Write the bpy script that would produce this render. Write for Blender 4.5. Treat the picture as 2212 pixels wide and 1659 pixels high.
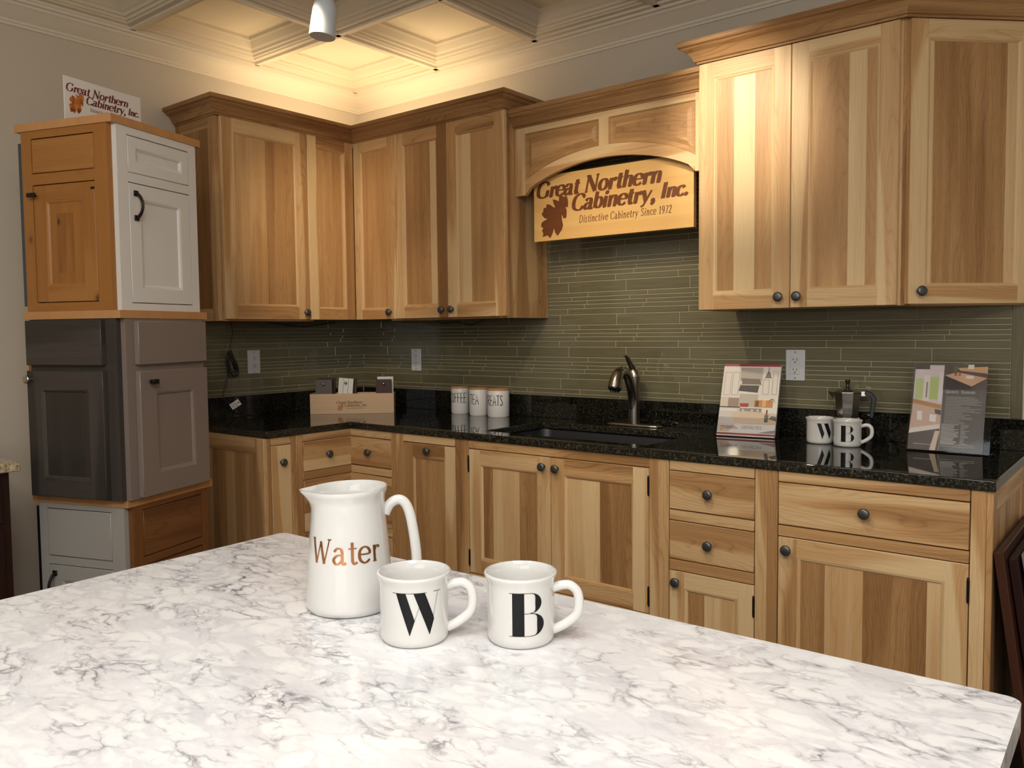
import bpy, bmesh, math, random
from mathutils import Matrix, Vector, geometry
PI = math.pi
for o in list(bpy.data.objects): bpy.data.objects.remove(o)
SC = bpy.context.scene; COL = SC.collection
# ---------------------------------------------------------------- camera
W, H = 2212, 1659
CAM = Vector((3.5583, -3.105, 1.3136)); YAW, PIT, ROL = 0.6812, -0.0554, -0.0106
cd = bpy.data.cameras.new('camera'); cam = bpy.data.objects.new('camera', cd); COL.objects.link(cam)
fwd = Vector((-math.sin(YAW)*math.cos(PIT), math.cos(YAW)*math.cos(PIT), math.sin(PIT)))
r0 = Vector((math.cos(YAW), math.sin(YAW), 0)); u0 = r0.cross(fwd)
r2 = r0*math.cos(ROL)+u0*math.sin(ROL); u2 = -r0*math.sin(ROL)+u0*math.cos(ROL)
cam.matrix_world = Matrix(((r2.x, u2.x, -fwd.x, CAM.x), (r2.y, u2.y, -fwd.y, CAM.y), (r2.z, u2.z, -fwd.z, CAM.z), (0, 0, 0, 1)))
cd.sensor_width = 36; cd.lens = 1777.93/W*36; cd.shift_x = 11.63/W; cd.shift_y = -13.32/W
cd.clip_start = .02
SC.camera = cam
SC.view_settings.view_transform = 'Standard'; SC.view_settings.look = 'None'
SC.view_settings.gamma = 1; SC.view_settings.use_curve_mapping = False
SC.view_settings.exposure = 0.0
wd = bpy.data.worlds.new('world'); SC.world = wd; wd.use_nodes = True
wd.node_tree.nodes['Background'].inputs[0].default_value = (.75, .85, 1, 1)
wd.node_tree.nodes['Background'].inputs[1].default_value = .3
# ---------------------------------------------------------------- lights
def aim(o, tgt):
    o.rotation_euler = (Vector(tgt)-o.location).to_track_quat('-Z', 'Y').to_euler()
def spot(name, loc, tgt, power, ang=60, blend=.8, col=(1, .86, .68), rad=.03):
    l = bpy.data.lights.new(name, 'SPOT'); l.energy = power; l.spot_size = math.radians(ang); l.spot_blend = blend
    l.color = col; l.shadow_soft_size = rad
    o = bpy.data.objects.new(name, l); COL.objects.link(o); o.location = loc; aim(o, tgt); return o
def area(name, loc, tgt, power, sx, sy, col=(1, .95, .88)):
    l = bpy.data.lights.new(name, 'AREA'); l.energy = power; l.shape = 'RECTANGLE'; l.size = sx; l.size_y = sy; l.color = col
    o = bpy.data.objects.new(name, l); COL.objects.link(o); o.location = loc; aim(o, tgt); return o
WARM = (1, .80, .55)
spot('spot_corner_doors', (1.55, -1.62, 2.36), (.32, -.36, 1.66), 60, 42, 1, WARM)
spot('spot_hood_sign', (1.80, -1.66, 2.36), (1.77, -.2, 1.78), 34, 40, 1, (1, .80, .56))
spot('spot_sink_wall', (1.95, -1.30, 2.36), (1.80, -.05, 1.15), 36, 60, 1, (1, .84, .62))
spot('spot_right_doors', (2.15, -1.20, 2.44), (2.33, -.33, 2.04), 70, 42, 1, (1, .88, .70))
spot('spot_base_right', (2.50, -1.75, 2.38), (2.55, -.66, .70), 31, 62, 1, (1, .88, .72))
spot('spot_base_middle', (1.60, -1.90, 2.38), (1.30, -.66, .65), 24, 62, 1, (1, .86, .68))
area('cove_light_back', (.62, -.22, 2.2945), (.62, -.22, 3.0), 2.5, .75, .05, (1, .74, .42))
area('cove_light_left', (.22, -.55, 2.2945), (.22, -.55, 3.0), 2.0, .05, .6, (1, .74, .42))
area('ceiling_fill_island', (3.15, -3.05, 2.58), (3.1, -2.9, 0), 17, .9, .8, (.84, .92, 1))  # unseen soft area light added to brighten the island
area('ceiling_fill_aisle', (4.4, -3.6, 2.58), (4.2, -3.4, 0), 60, 1.1, 1.1, (1, .96, .90))  # unseen area light added at ceiling height for general ambient light
area('added_window_fill', (4.3, -5.4, 1.5), (3.0, 0, 1.2), 20, 2.1, 1.3, (.97, .98, 1))  # added fill from behind the camera, set before an invented window

def point_fill(name, loc, power, rad, col):
    l = bpy.data.lights.new(name, 'POINT'); l.energy = power; l.color = col; l.shadow_soft_size = rad
    o = bpy.data.objects.new(name, l); COL.objects.link(o); o.location = loc
point_fill('added_point_fill', (2.9, -3.9, 2.35), 20, .14, (1, .93, .82))  # added point fill without a fixture, lifts walls and upper fronts
point_fill('added_point_fill', (1.6, -3.0, 2.35), 9, .14, (1, .90, .74))  # second added point fill, reaches the left wall

# ---------------------------------------------------------------- materials
def srgb(r, g, b):
    f = lambda c: (c/255/12.92) if c/255 <= .04045 else ((c/255+.055)/1.055)**2.4
    return (f(r), f(g), f(b), 1)
MATS = {}
class NT:
    def __init__(s, name):
        s.m = bpy.data.materials.new(name); s.m.use_nodes = True; s.n = s.m.node_tree.nodes; s.l = s.m.node_tree.links
        s.b = s.n['Principled BSDF']
    def new(s, t, **kw):
        n = s.n.new('ShaderNode'+t)
        for k, v in kw.items():
            if k.startswith('i_'):
                kk = k[2:].replace('_', ' '); n.inputs[int(kk) if kk.isdigit() else kk].default_value = v
            else: setattr(n, k, v)
        return n
    def math(s, op, a, b=None, clamp=False):
        n = s.n.new('ShaderNodeMath'); n.operation = op; n.use_clamp = clamp
        for i, x in enumerate((a, b)):
            if x is None: continue
            if isinstance(x, (int, float)): n.inputs[i].default_value = x
            else: s.l.new(x, n.inputs[i])
        return n.outputs[0]
    def ramp(s, x, stops, mode='LINEAR'):
        n = s.n.new('ShaderNodeValToRGB'); s.l.new(x, n.inputs[0]); cr = n.color_ramp; cr.interpolation = mode
        while len(cr.elements) < len(stops): cr.elements.new(.5)
        for e, (p, c) in zip(cr.elements, stops): e.position = p; e.color = c if len(c) == 4 else (*c, 1)
        return n.outputs[0]
    def mix(s, f, a, b, mode='MIX'):
        n = s.n.new('ShaderNodeMix'); n.data_type = 'RGBA'; n.blend_type = mode
        for i, x in ((0, f), (6, a), (7, b)):
            if isinstance(x, (int, float)): n.inputs[i].default_value = x
            elif isinstance(x, tuple): n.inputs[i].default_value = x
            else: s.l.new(x, n.inputs[i])
        return n.outputs[2]
    def noise(s, vec, scale, detail=2, rough=.5, dist=0):
        n = s.new('TexNoise', i_Scale=scale, i_Detail=detail, i_Roughness=rough, i_Distortion=dist); s.l.new(vec, n.inputs['Vector']); return n.outputs['Fac']
    def mapping(s, vec, sc, loc=(0, 0, 0)):
        n = s.new('Mapping'); n.inputs['Scale'].default_value = sc; n.inputs['Location'].default_value = loc; s.l.new(vec, n.inputs['Vector']); return n.outputs[0]
    def bump(s, h, st, d=.001):
        n = s.new('Bump', i_Strength=st, i_Distance=d); s.l.new(h, n.inputs['Height']); s.l.new(n.outputs[0], s.b.inputs['Normal'])
def plain(name, c, rough=.5, metal=0, spec=.5, coat=0, **kw):
    t = NT(name); t.b.inputs['Base Color'].default_value = c; t.b.inputs['Roughness'].default_value = rough
    t.b.inputs['Metallic'].default_value = metal; t.b.inputs['Specular IOR Level'].default_value = spec
    t.b.inputs['Coat Weight'].default_value = coat
    for k, v in kw.items(): t.b.inputs[k.replace('_', ' ')].default_value = v
    return t.m
def wood(name, sap, mid, heart, rough=.38, fiber=.10, cath=.30, boundary=.5, knots=0, knotcol=None):
    t = NT(name); uv = t.new('UVMap', uv_map='UVMap').outputs[0]
    at = t.new('Attribute', attribute_name='tone'); sep = t.new('SeparateColor'); t.l.new(at.outputs['Color'], sep.inputs[0])
    tone, seed, flag = sep.outputs
    sx = t.new('SeparateXYZ'); t.l.new(uv, sx.inputs[0]); u, v = sx.outputs[0], sx.outputs[1]
    fine = t.noise(t.mapping(uv, (5, 420, 1)), 1, 3, .6)
    pore = t.noise(t.mapping(uv, (11, 900, 1)), 1, 2, .6)
    band = t.noise(t.mapping(uv, (1.3, 38, 1)), 1, 3, .55)
    warp = t.noise(t.mapping(uv, (1.1, 7, 1)), 1, 2, .5)
    dash = t.ramp(t.noise(t.mapping(uv, (22, 620, 1), (1, 2, 0)), 1, 2, .5), [(.40, (0,)*3), (.50, (1,)*3)])
    cv = t.math('ADD', t.math('MULTIPLY', v, 95), t.math('MULTIPLY', warp, 22))
    ring = t.math('FRACT', cv)
    ringr = t.ramp(ring, [(0, (1,)*3), (.12, (.25,)*3), (.6, (0,)*3), (.92, (.35,)*3), (1, (1,)*3)])
    low = t.noise(t.mapping(uv, (.8, 9, 1), (3, 1, 0)), 1, 1, .5)
    bnd = t.ramp(low, [(.47, (0,)*3), (.53, (1,)*3)])
    x = t.math('ADD', tone, t.math('MULTIPLY', t.math('SUBTRACT', band, .5), .55))
    x = t.math('ADD', x, t.math('MULTIPLY', t.math('MULTIPLY', t.math('SUBTRACT', bnd, .4), boundary), flag))
    x = t.math('ADD', x, t.math('MULTIPLY', t.math('MULTIPLY', ringr, cath), t.math('MULTIPLY', t.math('ADD', t.math('MULTIPLY', tone, .7), .3), t.math('ADD', t.math('MULTIPLY', flag, .8), .2))), True)
    col = t.ramp(x, [(0, sap), (.45, mid), (1, heart)])
    f = t.math('ADD', t.math('MULTIPLY', fine, .6), t.math('MULTIPLY', pore, .4))
    f = t.math('ADD', t.math('MULTIPLY', t.math('SUBTRACT', f, .5), fiber*5), 1)
    f = t.math('MULTIPLY', f, t.math('SUBTRACT', 1, t.math('MULTIPLY', t.math('SUBTRACT', 1, dash), t.math('MULTIPLY', tone, fiber*2.2))))
    cc = t.new('CombineColor'); [t.l.new(f, cc.inputs[i]) for i in range(3)]
    col = t.mix(1.0, col, cc.outputs[0], 'MULTIPLY')
    if knots:
        vo = t.new('TexVoronoi', i_Scale=1); t.l.new(t.mapping(uv, (6, 9, 1)), vo.inputs['Vector'])
        km = t.ramp(vo.outputs['Distance'], [(.02, (1,)*3), (.055, (.75,)*3), (.12, (.12,)*3), (.2, (0,)*3)])
        ks = t.new('SeparateColor'); t.l.new(vo.outputs['Color'], ks.inputs[0])
        on = t.math('GREATER_THAN', ks.outputs[0], 1-knots)
        col = t.mix(t.math('MULTIPLY', km, on), col, knotcol)
    t.l.new(col, t.b.inputs['Base Color']); t.b.inputs['Roughness'].default_value = rough
    t.b.inputs['Specular IOR Level'].default_value = .35
    t.bump(f, .12, .0006)
    return t.m
HICK = wood('natural_hickory', srgb(226, 196, 149), srgb(199, 155, 105), srgb(146, 105, 64), cath=.46, rough=.46, boundary=.45)
MAPLE = wood('maple_sign', srgb(232, 192, 126), srgb(222, 176, 108), srgb(206, 156, 88), fiber=.05, cath=.12, boundary=.2)
BIRCH = wood('pale_maple', srgb(228, 196, 160), srgb(214, 178, 138), srgb(196, 156, 116), fiber=.05, cath=.12, boundary=.2)
BEECH = wood('beech_board', srgb(206, 156, 104), srgb(194, 142, 91), srgb(176, 124, 75), fiber=.07, cath=.15, boundary=.1)
ALDER = wood('knotty_alder', srgb(180, 127, 68), srgb(162, 108, 52), srgb(118, 70, 33), fiber=.06, cath=.2, boundary=.3, knots=.6, knotcol=srgb(52, 28, 14))
CHERRY = wood('rustic_cherry', srgb(140, 94, 56), srgb(120, 78, 44), srgb(78, 46, 24), fiber=.08, cath=.5, boundary=.3)
MAHOG = wood('dark_cherry', srgb(52, 26, 20), srgb(42, 20, 15), srgb(28, 13, 10), fiber=.06, cath=.2)
DARKST = wood('dark_grey_stain', srgb(80, 73, 67), srgb(64, 58, 54), srgb(50, 45, 42), fiber=.08, cath=.15, rough=.5)
WALN = wood('dark_walnut', srgb(86, 50, 34), srgb(66, 37, 24), srgb(48, 27, 18), fiber=.1, cath=.15)
BURN = wood('carved_brown', srgb(132, 80, 46), srgb(116, 68, 38), srgb(92, 52, 28), fiber=.08, cath=.3)
WHITEP = plain('white_paint', srgb(226, 224, 220), .42)
GREYP = plain('light_grey_paint', srgb(170, 166, 159), .42)
GREYD = plain('grey_paint', srgb(120, 122, 122), .42)
TAUPE = plain('taupe_paint', srgb(134, 120, 112), .42)
BLUEG = plain('blue_grey_paint', srgb(66, 76, 84), .42)
BLACKP = plain('black_paint', srgb(24, 24, 26), .4)
BLACKL = plain('black_plastic', srgb(20, 20, 22), .3)
CERAM = plain('white_glazed_ceramic', srgb(214, 212, 208), .12, coat=.6, Coat_Roughness=.03)
CERIN = plain('cream_glaze', srgb(232, 226, 214), .12, coat=.6, Coat_Roughness=.03)
CANW = plain('matte_white_ceramic', srgb(232, 230, 226), .35)
INK = plain('black_ink', srgb(12, 13, 16), .45, spec=.3)
INKG = plain('dark_grey_ink', srgb(60, 60, 60), .5)
GOLD = plain('rose_gold_foil', srgb(196, 138, 96), .16, 1)
PEWT = plain('pewter', srgb(104, 106, 106), .42, .85)
BRONZE = plain('oil_rubbed_bronze', srgb(46, 40, 38), .35, .7)
NICKEL = plain('brushed_nickel', srgb(190, 186, 178), .22, 1)
STEEL = plain('brushed_steel', srgb(150, 145, 136), .26, 1)
ALUM = plain('polished_aluminium', srgb(214, 212, 206), .2, 1)
PLASW = plain('white_plastic', srgb(214, 214, 216), .3)
DARKH = plain('dark_void', srgb(18, 16, 15), .7)
LAMPG = plain('lamp_grey', srgb(196, 204, 212), .35)
WALLM = plain('wall_paint', srgb(204, 196, 182), .75)
TRIMM = plain('ceiling_trim_white', srgb(226, 218, 202), .5)
SINKM = plain('black_composite', srgb(28, 30, 36), .45)
CARD = plain('white_card', srgb(232, 230, 228), .6)
ACRY = plain('clear_acrylic', (1, 1, 1, 1), .04, Transmission_Weight=1.0, IOR=1.14)
def pmat(name, rgb, rough=.3): return plain(name, srgb(*rgb), rough)
def m_granite():
    t = NT('black_green_granite'); tc = t.new('TexCoord').outputs['Object']
    a = t.noise(tc, 95, 4, .65); b = t.noise(tc, 260, 3, .6); c = t.noise(tc, 18, 3, .6)
    v = t.new('TexVoronoi', i_Scale=210.0); t.l.new(tc, v.inputs['Vector'])
    base = t.ramp(a, [(.3, srgb(6, 7, 6)), (.5, srgb(16, 17, 14)), (.6, srgb(38, 38, 30)), (.75, srgb(74, 66, 48))])
    fl = t.math('GREATER_THAN', b, .62)
    f2 = t.math('MULTIPLY', t.math('GREATER_THAN', b, .60), t.math('GREATER_THAN', c, .5))
    col = t.mix(t.math('MULTIPLY', f2, .28), base, srgb(104, 98, 78)); col = t.mix(t.math('MULTIPLY', fl, .15), col, srgb(90, 86, 72))
    t.l.new(col, t.b.inputs['Base Color']); t.b.inputs['Roughness'].default_value = .03; t.b.inputs['Specular IOR Level'].default_value = .6
    return t.m
def m_granite_edge():
    t = NT('granite_rough_edge'); tc = t.new('TexCoord').outputs['Object']
    a = t.noise(tc, 150, 4, .7); b = t.noise(tc, 320, 2, .6)
    col = t.ramp(a, [(.32, srgb(8, 9, 8)), (.48, srgb(24, 25, 20)), (.57, srgb(56, 53, 43)), (.72, srgb(112, 102, 80))])
    t.l.new(col, t.b.inputs['Base Color']); t.b.inputs['Roughness'].default_value = .28
    t.bump(a, .35, .002); return t.m
def m_quartz():
    t = NT('white_marbled_quartz'); tc = t.new('TexCoord').outputs['Object']
    def warpvec(v, sc, amt, off):
        n = t.new('TexNoise', i_Scale=sc, i_Detail=4.0, i_Roughness=.62); t.l.new(t.mapping(v, (1, 1, 1), off), n.inputs['Vector'])
        s = t.new('VectorMath', operation='SUBTRACT'); t.l.new(n.outputs['Color'], s.inputs[0]); s.inputs[1].default_value = (.5, .5, .5)
        m = t.new('VectorMath', operation='SCALE'); t.l.new(s.outputs[0], m.inputs[0]); m.inputs['Scale'].default_value = amt
        a = t.new('VectorMath', operation='ADD'); t.l.new(v, a.inputs[0]); t.l.new(m.outputs[0], a.inputs[1]); return a.outputs[0]
    st_ = t.new('Mapping'); st_.inputs['Rotation'].default_value = (0, 0, math.radians(32)); st_.inputs['Scale'].default_value = (.8, 1.35, 1); t.l.new(tc, st_.inputs['Vector']); st = st_.outputs[0]
    w1 = warpvec(st, 7, .10, (0, 0, 0)); w2 = warpvec(w1, 34, .030, (5, 2, 0))
    def vor(vec, sc, feat='F1'):
        n = t.new('TexVoronoi', feature=feat, i_Scale=sc); t.l.new(vec, n.inputs['Vector']); return n
    eA, eB, eC = vor(w2, 14.0, 'DISTANCE_TO_EDGE'), vor(w2, 26.0, 'DISTANCE_TO_EDGE'), vor(w2, 54.0, 'DISTANCE_TO_EDGE')
    cB, cC = vor(w2, 26.0), vor(w2, 54.0)
    def prof(e, a, b, c): return t.ramp(e.outputs[0], [(0, (1,)*3), (a, (.65,)*3), (b, (.16,)*3), (c, (0,)*3)])
    vA, vB, vC = prof(eA, .015, .045, .11), prof(eB, .025, .07, .16), prof(eC, .04, .11, .22)
    def mask(sc, off, lo, hi): return t.ramp(t.noise(t.mapping(st, (1, 1, 1), off), sc, 4, .62, .4), [(lo, (0,)*3), (hi, (1,)*3)])
    m1, m2, m3 = mask(8, (0, 0, 0), .52, .64), mask(11, (7, 3, 1), .52, .66), mask(16, (2, 9, 4), .54, .68)
    cl = t.ramp(t.noise(w1, 12, 5, .62), [(.34, srgb(232, 231, 232)), (.5, srgb(224, 223, 224)), (.66, srgb(210, 209, 212))])
    sB = t.new('SeparateColor'); t.l.new(cB.outputs['Color'], sB.inputs[0]); sC = t.new('SeparateColor'); t.l.new(cC.outputs['Color'], sC.inputs[0])
    bl = t.math('MULTIPLY', t.math('GREATER_THAN', sB.outputs[0], .45), t.ramp(eB.outputs[0], [(.06, (0,)*3), (.22, (1,)*3)]))
    cl = t.mix(t.math('MULTIPLY', bl, .8), cl, srgb(238, 237, 235))
    bl2 = t.math('MULTIPLY', t.math('GREATER_THAN', sC.outputs[0], .6), t.ramp(eC.outputs[0], [(.1, (0,)*3), (.3, (1,)*3)]))
    cl = t.mix(t.math('MULTIPLY', bl2, .6), cl, srgb(240, 239, 236)); cl = t.mix(t.math('MULTIPLY', sB.outputs[1], .08), cl, srgb(222, 208, 206))
    vc = t.ramp(t.noise(tc, 26, 1, .5), [(.4, srgb(92, 94, 108)), (.6, srgb(120, 117, 120))])
    f = t.math('ADD', t.math('MULTIPLY', t.math('MULTIPLY', vA, m1), .75), t.math('MULTIPLY', t.math('MULTIPLY', vB, m2), .72), True)
    f = t.math('ADD', f, t.math('MULTIPLY', t.math('MULTIPLY', vC, m3), .6), True)
    f = t.math('ADD', f, t.math('MULTIPLY', vB, .07), True)
    col = t.mix(f, cl, vc)
    t.l.new(col, t.b.inputs['Base Color']); t.b.inputs['Roughness'].default_value = .16; return t.m
def m_beige_granite():
    t = NT('beige_granite'); tc = t.new('TexCoord').outputs['Object']
    col = t.ramp(t.noise(tc, 60, 4, .7), [(.3, srgb(80, 60, 44)), (.45, srgb(170, 150, 118)), (.6, srgb(210, 198, 170)), (.75, srgb(120, 100, 80))])
    t.l.new(col, t.b.inputs['Base Color']); t.b.inputs['Roughness'].default_value = .15; return t.m
def m_tile():
    t = NT('olive_glass_tile'); uv = t.new('UVMap', uv_map='UVMap').outputs[0]
    at = t.new('Attribute', attribute_name='tone'); sep = t.new('SeparateColor'); t.l.new(at.outputs['Color'], sep.inputs[0])
    s = t.noise(t.mapping(uv, (6, 260, 1)), 1, 3, .6)
    x = t.math('ADD', t.math('MULTIPLY', t.math('SUBTRACT', s, .5), .9), sep.outputs[0])
    col = t.ramp(x, [(.1, srgb(88, 83, 64)), (.5, srgb(108, 103, 80)), (.9, srgb(130, 125, 100))])
    t.l.new(col, t.b.inputs['Base Color']); t.b.inputs['Roughness'].default_value = .09; t.b.inputs['Coat Weight'].default_value = .5; t.b.inputs['Coat Roughness'].default_value = .03
    return t.m
def m_floor():
    t = NT('brown_floor'); tc = t.new('TexCoord').outputs['Object']
    col = t.ramp(t.noise(t.mapping(tc, (1, 9, 1)), 3, 4, .6), [(.3, srgb(74, 58, 46)), (.7, srgb(112, 90, 70))])
    t.l.new(col, t.b.inputs['Base Color']); t.b.inputs['Roughness'].default_value = .4; return t.m
GRAN, GEDGE, QUARTZ, BGRAN, TILE, FLOORM = m_granite(), m_granite_edge(), m_quartz(), m_beige_granite(), m_tile(), m_floor()
GROUT = plain('beige_grout', srgb(178, 172, 140), .7)
CEILP = plain('ceiling_panel_white', srgb(222, 212, 192), .7)
# ---------------------------------------------------------------- mesh builder
RN = random.Random(7)
class MB:
    def __init__(s): s.v = []; s.f = []; s.uv = []; s.c = []; s.mi = []; s.M = Matrix.Identity(4)
    def face(s, pts, uvs=None, tone=.4, seed=0, flag=0, mi=0):
        i = len(s.v); s.v += [tuple(s.M @ Vector(p)) for p in pts]; s.f.append(tuple(range(i, i+len(pts))))
        s.uv.append(uvs or [(p[0], p[2]) for p in pts]); s.c.append((tone, seed, flag, 1)); s.mi.append(mi)
    def box(s, x0, x1, y0, y1, z0, z1, ax='z', tone=.4, flag=0, mi=0, skip=''):
        if x1 < x0: x0, x1 = x1, x0
        if y1 < y0: y0, y1 = y1, y0
        ou, ov = RN.random()*20, RN.random()*20
        A = {'x': 0, 'y': 1, 'z': 2}[ax]
        P = [(x0, y0, z0), (x1, y0, z0), (x1, y1, z0), (x0, y1, z0), (x0, y0, z1), (x1, y0, z1), (x1, y1, z1), (x0, y1, z1)]
        for key, q, nrm in (('b', (0, 3, 2, 1), 2), ('t', (4, 5, 6, 7), 2), ('f', (0, 1, 5, 4), 1), ('k', (2, 3, 7, 6), 1), ('l', (3, 0, 4, 7), 0), ('r', (1, 2, 6, 5), 0)):
            if key in skip: continue
            pts = [P[i] for i in q]; oth = [i for i in range(3) if i != nrm]
            if A in oth: va = [i for i in oth if i != A][0]; uvs = [(p[A]+ou, p[va]+ov) for p in pts]
            else: uvs = [(p[oth[0]]*.2+ou, p[oth[1]]+ov) for p in pts]
            s.face(pts, uvs, tone, 0, flag, mi)
    def prism(s, poly, d0, d1, axis='y', ax='z', tone=.4, flag=0, mi=0, mi_side=None):
        """polygon in the plane across axis, extruded from d0 to d1"""
        ou, ov = RN.random()*20, RN.random()*20
        def P(p, d): return {'y': (p[0], d, p[1]), 'z': (p[0], p[1], d), 'x': (d, p[0], p[1])}[axis]
        A = {'x': 0, 'y': 1, 'z': 2}[ax]
        def UV(p):
            o = [i for i in range(3) if i != A]; n = {'x': 0, 'y': 1, 'z': 2}[axis]
            va = [i for i in o if i != n][0] if A != n else o[0]; return (p[A]+ou, p[va]+ov)
        area2 = sum(poly[i][0]*poly[(i+1) % len(poly)][1]-poly[(i+1) % len(poly)][0]*poly[i][1] for i in range(len(poly)))
        tri = geometry.tessellate_polygon([[Vector((p[0], p[1], 0)) for p in poly]])
        for d, flip in ((d0, 0), (d1, 1)):
            for t3 in tri:
                q = [P(poly[i], d) for i in t3]
                a, b, c = (Vector(k) for k in q); n = (b-a).cross(c-a); want = {'x': Vector((1, 0, 0)), 'y': Vector((0, 1, 0)), 'z': Vector((0, 0, 1))}[axis]*((1 if d1 > d0 else -1) if flip else (-1 if d1 > d0 else 1))
                if n.dot(want) < 0: q = q[::-1]
                s.face(q, [UV(k) for k in q], tone, 0, flag, mi)
        n = len(poly)
        cx = sum(p[0] for p in poly)/n; cy = sum(p[1] for p in poly)/n
        sgn = (area2 > 0)
        for i in range(n):
            a, b = poly[i], poly[(i+1) % n]
            q = [P(a, d0), P(b, d0), P(b, d1), P(a, d1)]
            nn = (Vector(q[1])-Vector(q[0])).cross(Vector(q[3])-Vector(q[0]))
            dx, dy = b[0]-a[0], b[1]-a[1]; ox, oy = (dy, -dx) if sgn else (-dy, dx)
            if nn.dot(Vector(P((ox, oy), 0))) < 0: q = q[::-1]
            s.face(q, [UV(k) for k in q], tone, 0, flag, mi if mi_side is None else mi_side)
    def grid(s, rows, closed_u=False, mi=0, tone=.4, flip=False, uvs=None):
        """rows of points -> quads"""
        i0 = len(s.v); n = len(rows[0])
        for r in rows: s.v += [tuple(s.M @ Vector(p)) for p in r]
        for i in range(len(rows)-1):
            for j in range(n if closed_u else n-1):
                a = i0+i*n+j; b = i0+i*n+(j+1) % n; c = i0+(i+1)*n+(j+1) % n; d = i0+(i+1)*n+j
                f = (a, b, c, d) if not flip else (d, c, b, a); s.f.append(f)
                U = [(s.v[k][0]+s.v[k][1], s.v[k][2]) for k in f] if uvs is None else [(uvs(k-i0)) for k in f]
                s.uv.append(U); s.c.append((tone, 0, 0, 1)); s.mi.append(mi)
    def lathe(s, prof, n=40, mi=0, deform=None):
        rows = []
        for r, z in prof:
            row = []
            for j in range(n):
                a = 2*PI*j/n; p = (r*math.cos(a), r*math.sin(a), z)
                row.append(deform(p, a) if deform else p)
            rows.append(row)
        s.grid(rows, True, mi)
        for idx, fl in ((0, 1), (-1, 0)):
            if prof[idx][0] > 1e-6:
                c = rows[idx]; s.face(c[::-1] if fl else c, [(p[0], p[1]) for p in c], .4, 0, 0, mi)
    def tube(s, pts, rad, n=12, mi=0, flat=1.0, up=None, caps=True):
        pts = [Vector(p) for p in pts]; rows = []
        rr = rad if isinstance(rad, (list, tuple)) else [rad]*len(pts)
        pu = Vector(up) if up else None
        for i, p in enumerate(pts):
            t = (pts[min(i+1, len(pts)-1)]-pts[max(i-1, 0)]).normalized()
            if pu is None: pu = Vector((0, 0, 1)) if abs(t.z) < .9 else Vector((1, 0, 0))
            x = t.cross(pu)
            if x.length < 1e-6: x = t.orthogonal()
            x.normalize(); y = x.cross(t).normalized(); pu = y if not up else Vector(up)
            rows.append([tuple(p+x*math.cos(2*PI*j/n)*rr[i]*flat+y*math.sin(2*PI*j/n)*rr[i]) for j in range(n)])
        s.grid(rows, True, mi, flip=False)
        if caps:
            s.face(rows[0][::-1], None, .4, 0, 0, mi); s.face(rows[-1], None, .4, 0, 0, mi)
    def build(s, name, mats, parent=None, bevel=0, smooth=30, weld=True, seg=1, recalc=True):
        me = bpy.data.meshes.new(name); me.from_pydata(s.v, [], s.f)
        me.uv_layers.new(name='UVMap'); me.color_attributes.new('tone', 'FLOAT_COLOR', 'CORNER')
        uvl = me.uv_layers['UVMap']; ca = me.color_attributes['tone']
        k = 0
        for i, f in enumerate(s.f):
            for j in range(len(f)): uvl.data[k].uv = s.uv[i][j]; ca.data[k].color = s.c[i]; k += 1
        for m in (mats if isinstance(mats, (list, tuple)) else [mats]): me.materials.append(m)
        me.polygons.foreach_set('material_index', s.mi)
        bm = bmesh.new(); bm.from_mesh(me)
        if weld: bmesh.ops.remove_doubles(bm, verts=bm.verts, dist=1e-5)
        if recalc: bmesh.ops.recalc_face_normals(bm, faces=bm.faces)
        bm.to_mesh(me); bm.free()
        if smooth:
            me.shade_smooth(); me.set_sharp_from_angle(angle=math.radians(smooth))
        o = bpy.data.objects.new(name, me); COL.objects.link(o)
        if parent: o.parent = parent
        if bevel:
            b = o.modifiers.new('bevel', 'BEVEL'); b.width = bevel; b.segments = seg; b.limit_method = 'ANGLE'; b.angle_limit = math.radians(40)
            b.harden_normals = False
        return o
def tag(o, label=None, cat=None, group=None, kind=None):
    if label: o['label'] = label
    if cat: o['category'] = cat
    if group: o['group'] = group
    if kind: o['kind'] = kind
    return o
def thing(name, label, cat, loc=(0, 0, 0), rot=0, group=None):
    o = bpy.data.objects.new(name, None); COL.objects.link(o); o.location = loc; o.rotation_euler = (0, 0, rot); o.empty_display_size = .05
    return tag(o, label, cat, group)
def copy_tree(o, parent=None):
    c = o.copy(); COL.objects.link(c); c.parent = parent
    for ch in list(o.children): copy_tree(ch, c)
    return c
def T(x, y, z): return Matrix.Translation((x, y, z))
def Rz(a): return Matrix.Rotation(a, 4, 'Z')
def Rx(a): return Matrix.Rotation(a, 4, 'X')
def Ry(a): return Matrix.Rotation(a, 4, 'Y')
# ---------------------------------------------------------------- lettering (drawn strokes)
def cat_rom(p, n=7, closed=False):
    out = []; m = len(p)
    g = (lambda i: p[i % m]) if closed else (lambda i: p[max(0, min(m-1, i))])
    for i in range(m if closed else m-1):
        a, b, c, d = g(i-1), g(i), g(i+1), g(i+2)
        for k in range(n):
            t = k/n
            out.append(tuple(.5*((2*b[j])+(-a[j]+c[j])*t+(2*a[j]-5*b[j]+4*c[j]-d[j])*t*t+(-a[j]+3*b[j]-3*c[j]+d[j])*t**3) for j in (0, 1)))
    out.append(p[0] if closed else p[-1]); return out
def ell(cx, cy, rx, ry, a0=0, a1=360, n=16): return [(cx+rx*math.cos(math.radians(a0+(a1-a0)*i/n)), cy+ry*math.sin(math.radians(a0+(a1-a0)*i/n))) for i in range(n+1)]
def st(x, y0, y1, w=1): return ('L', w, [(x, y0), (x, y1)])
def sf(x, y, a=.09, b=None): return ('L', .38, [(x-a, y), (x+(a if b is None else b), y)])
def S(*p): return ('S', None, list(p))
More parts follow.
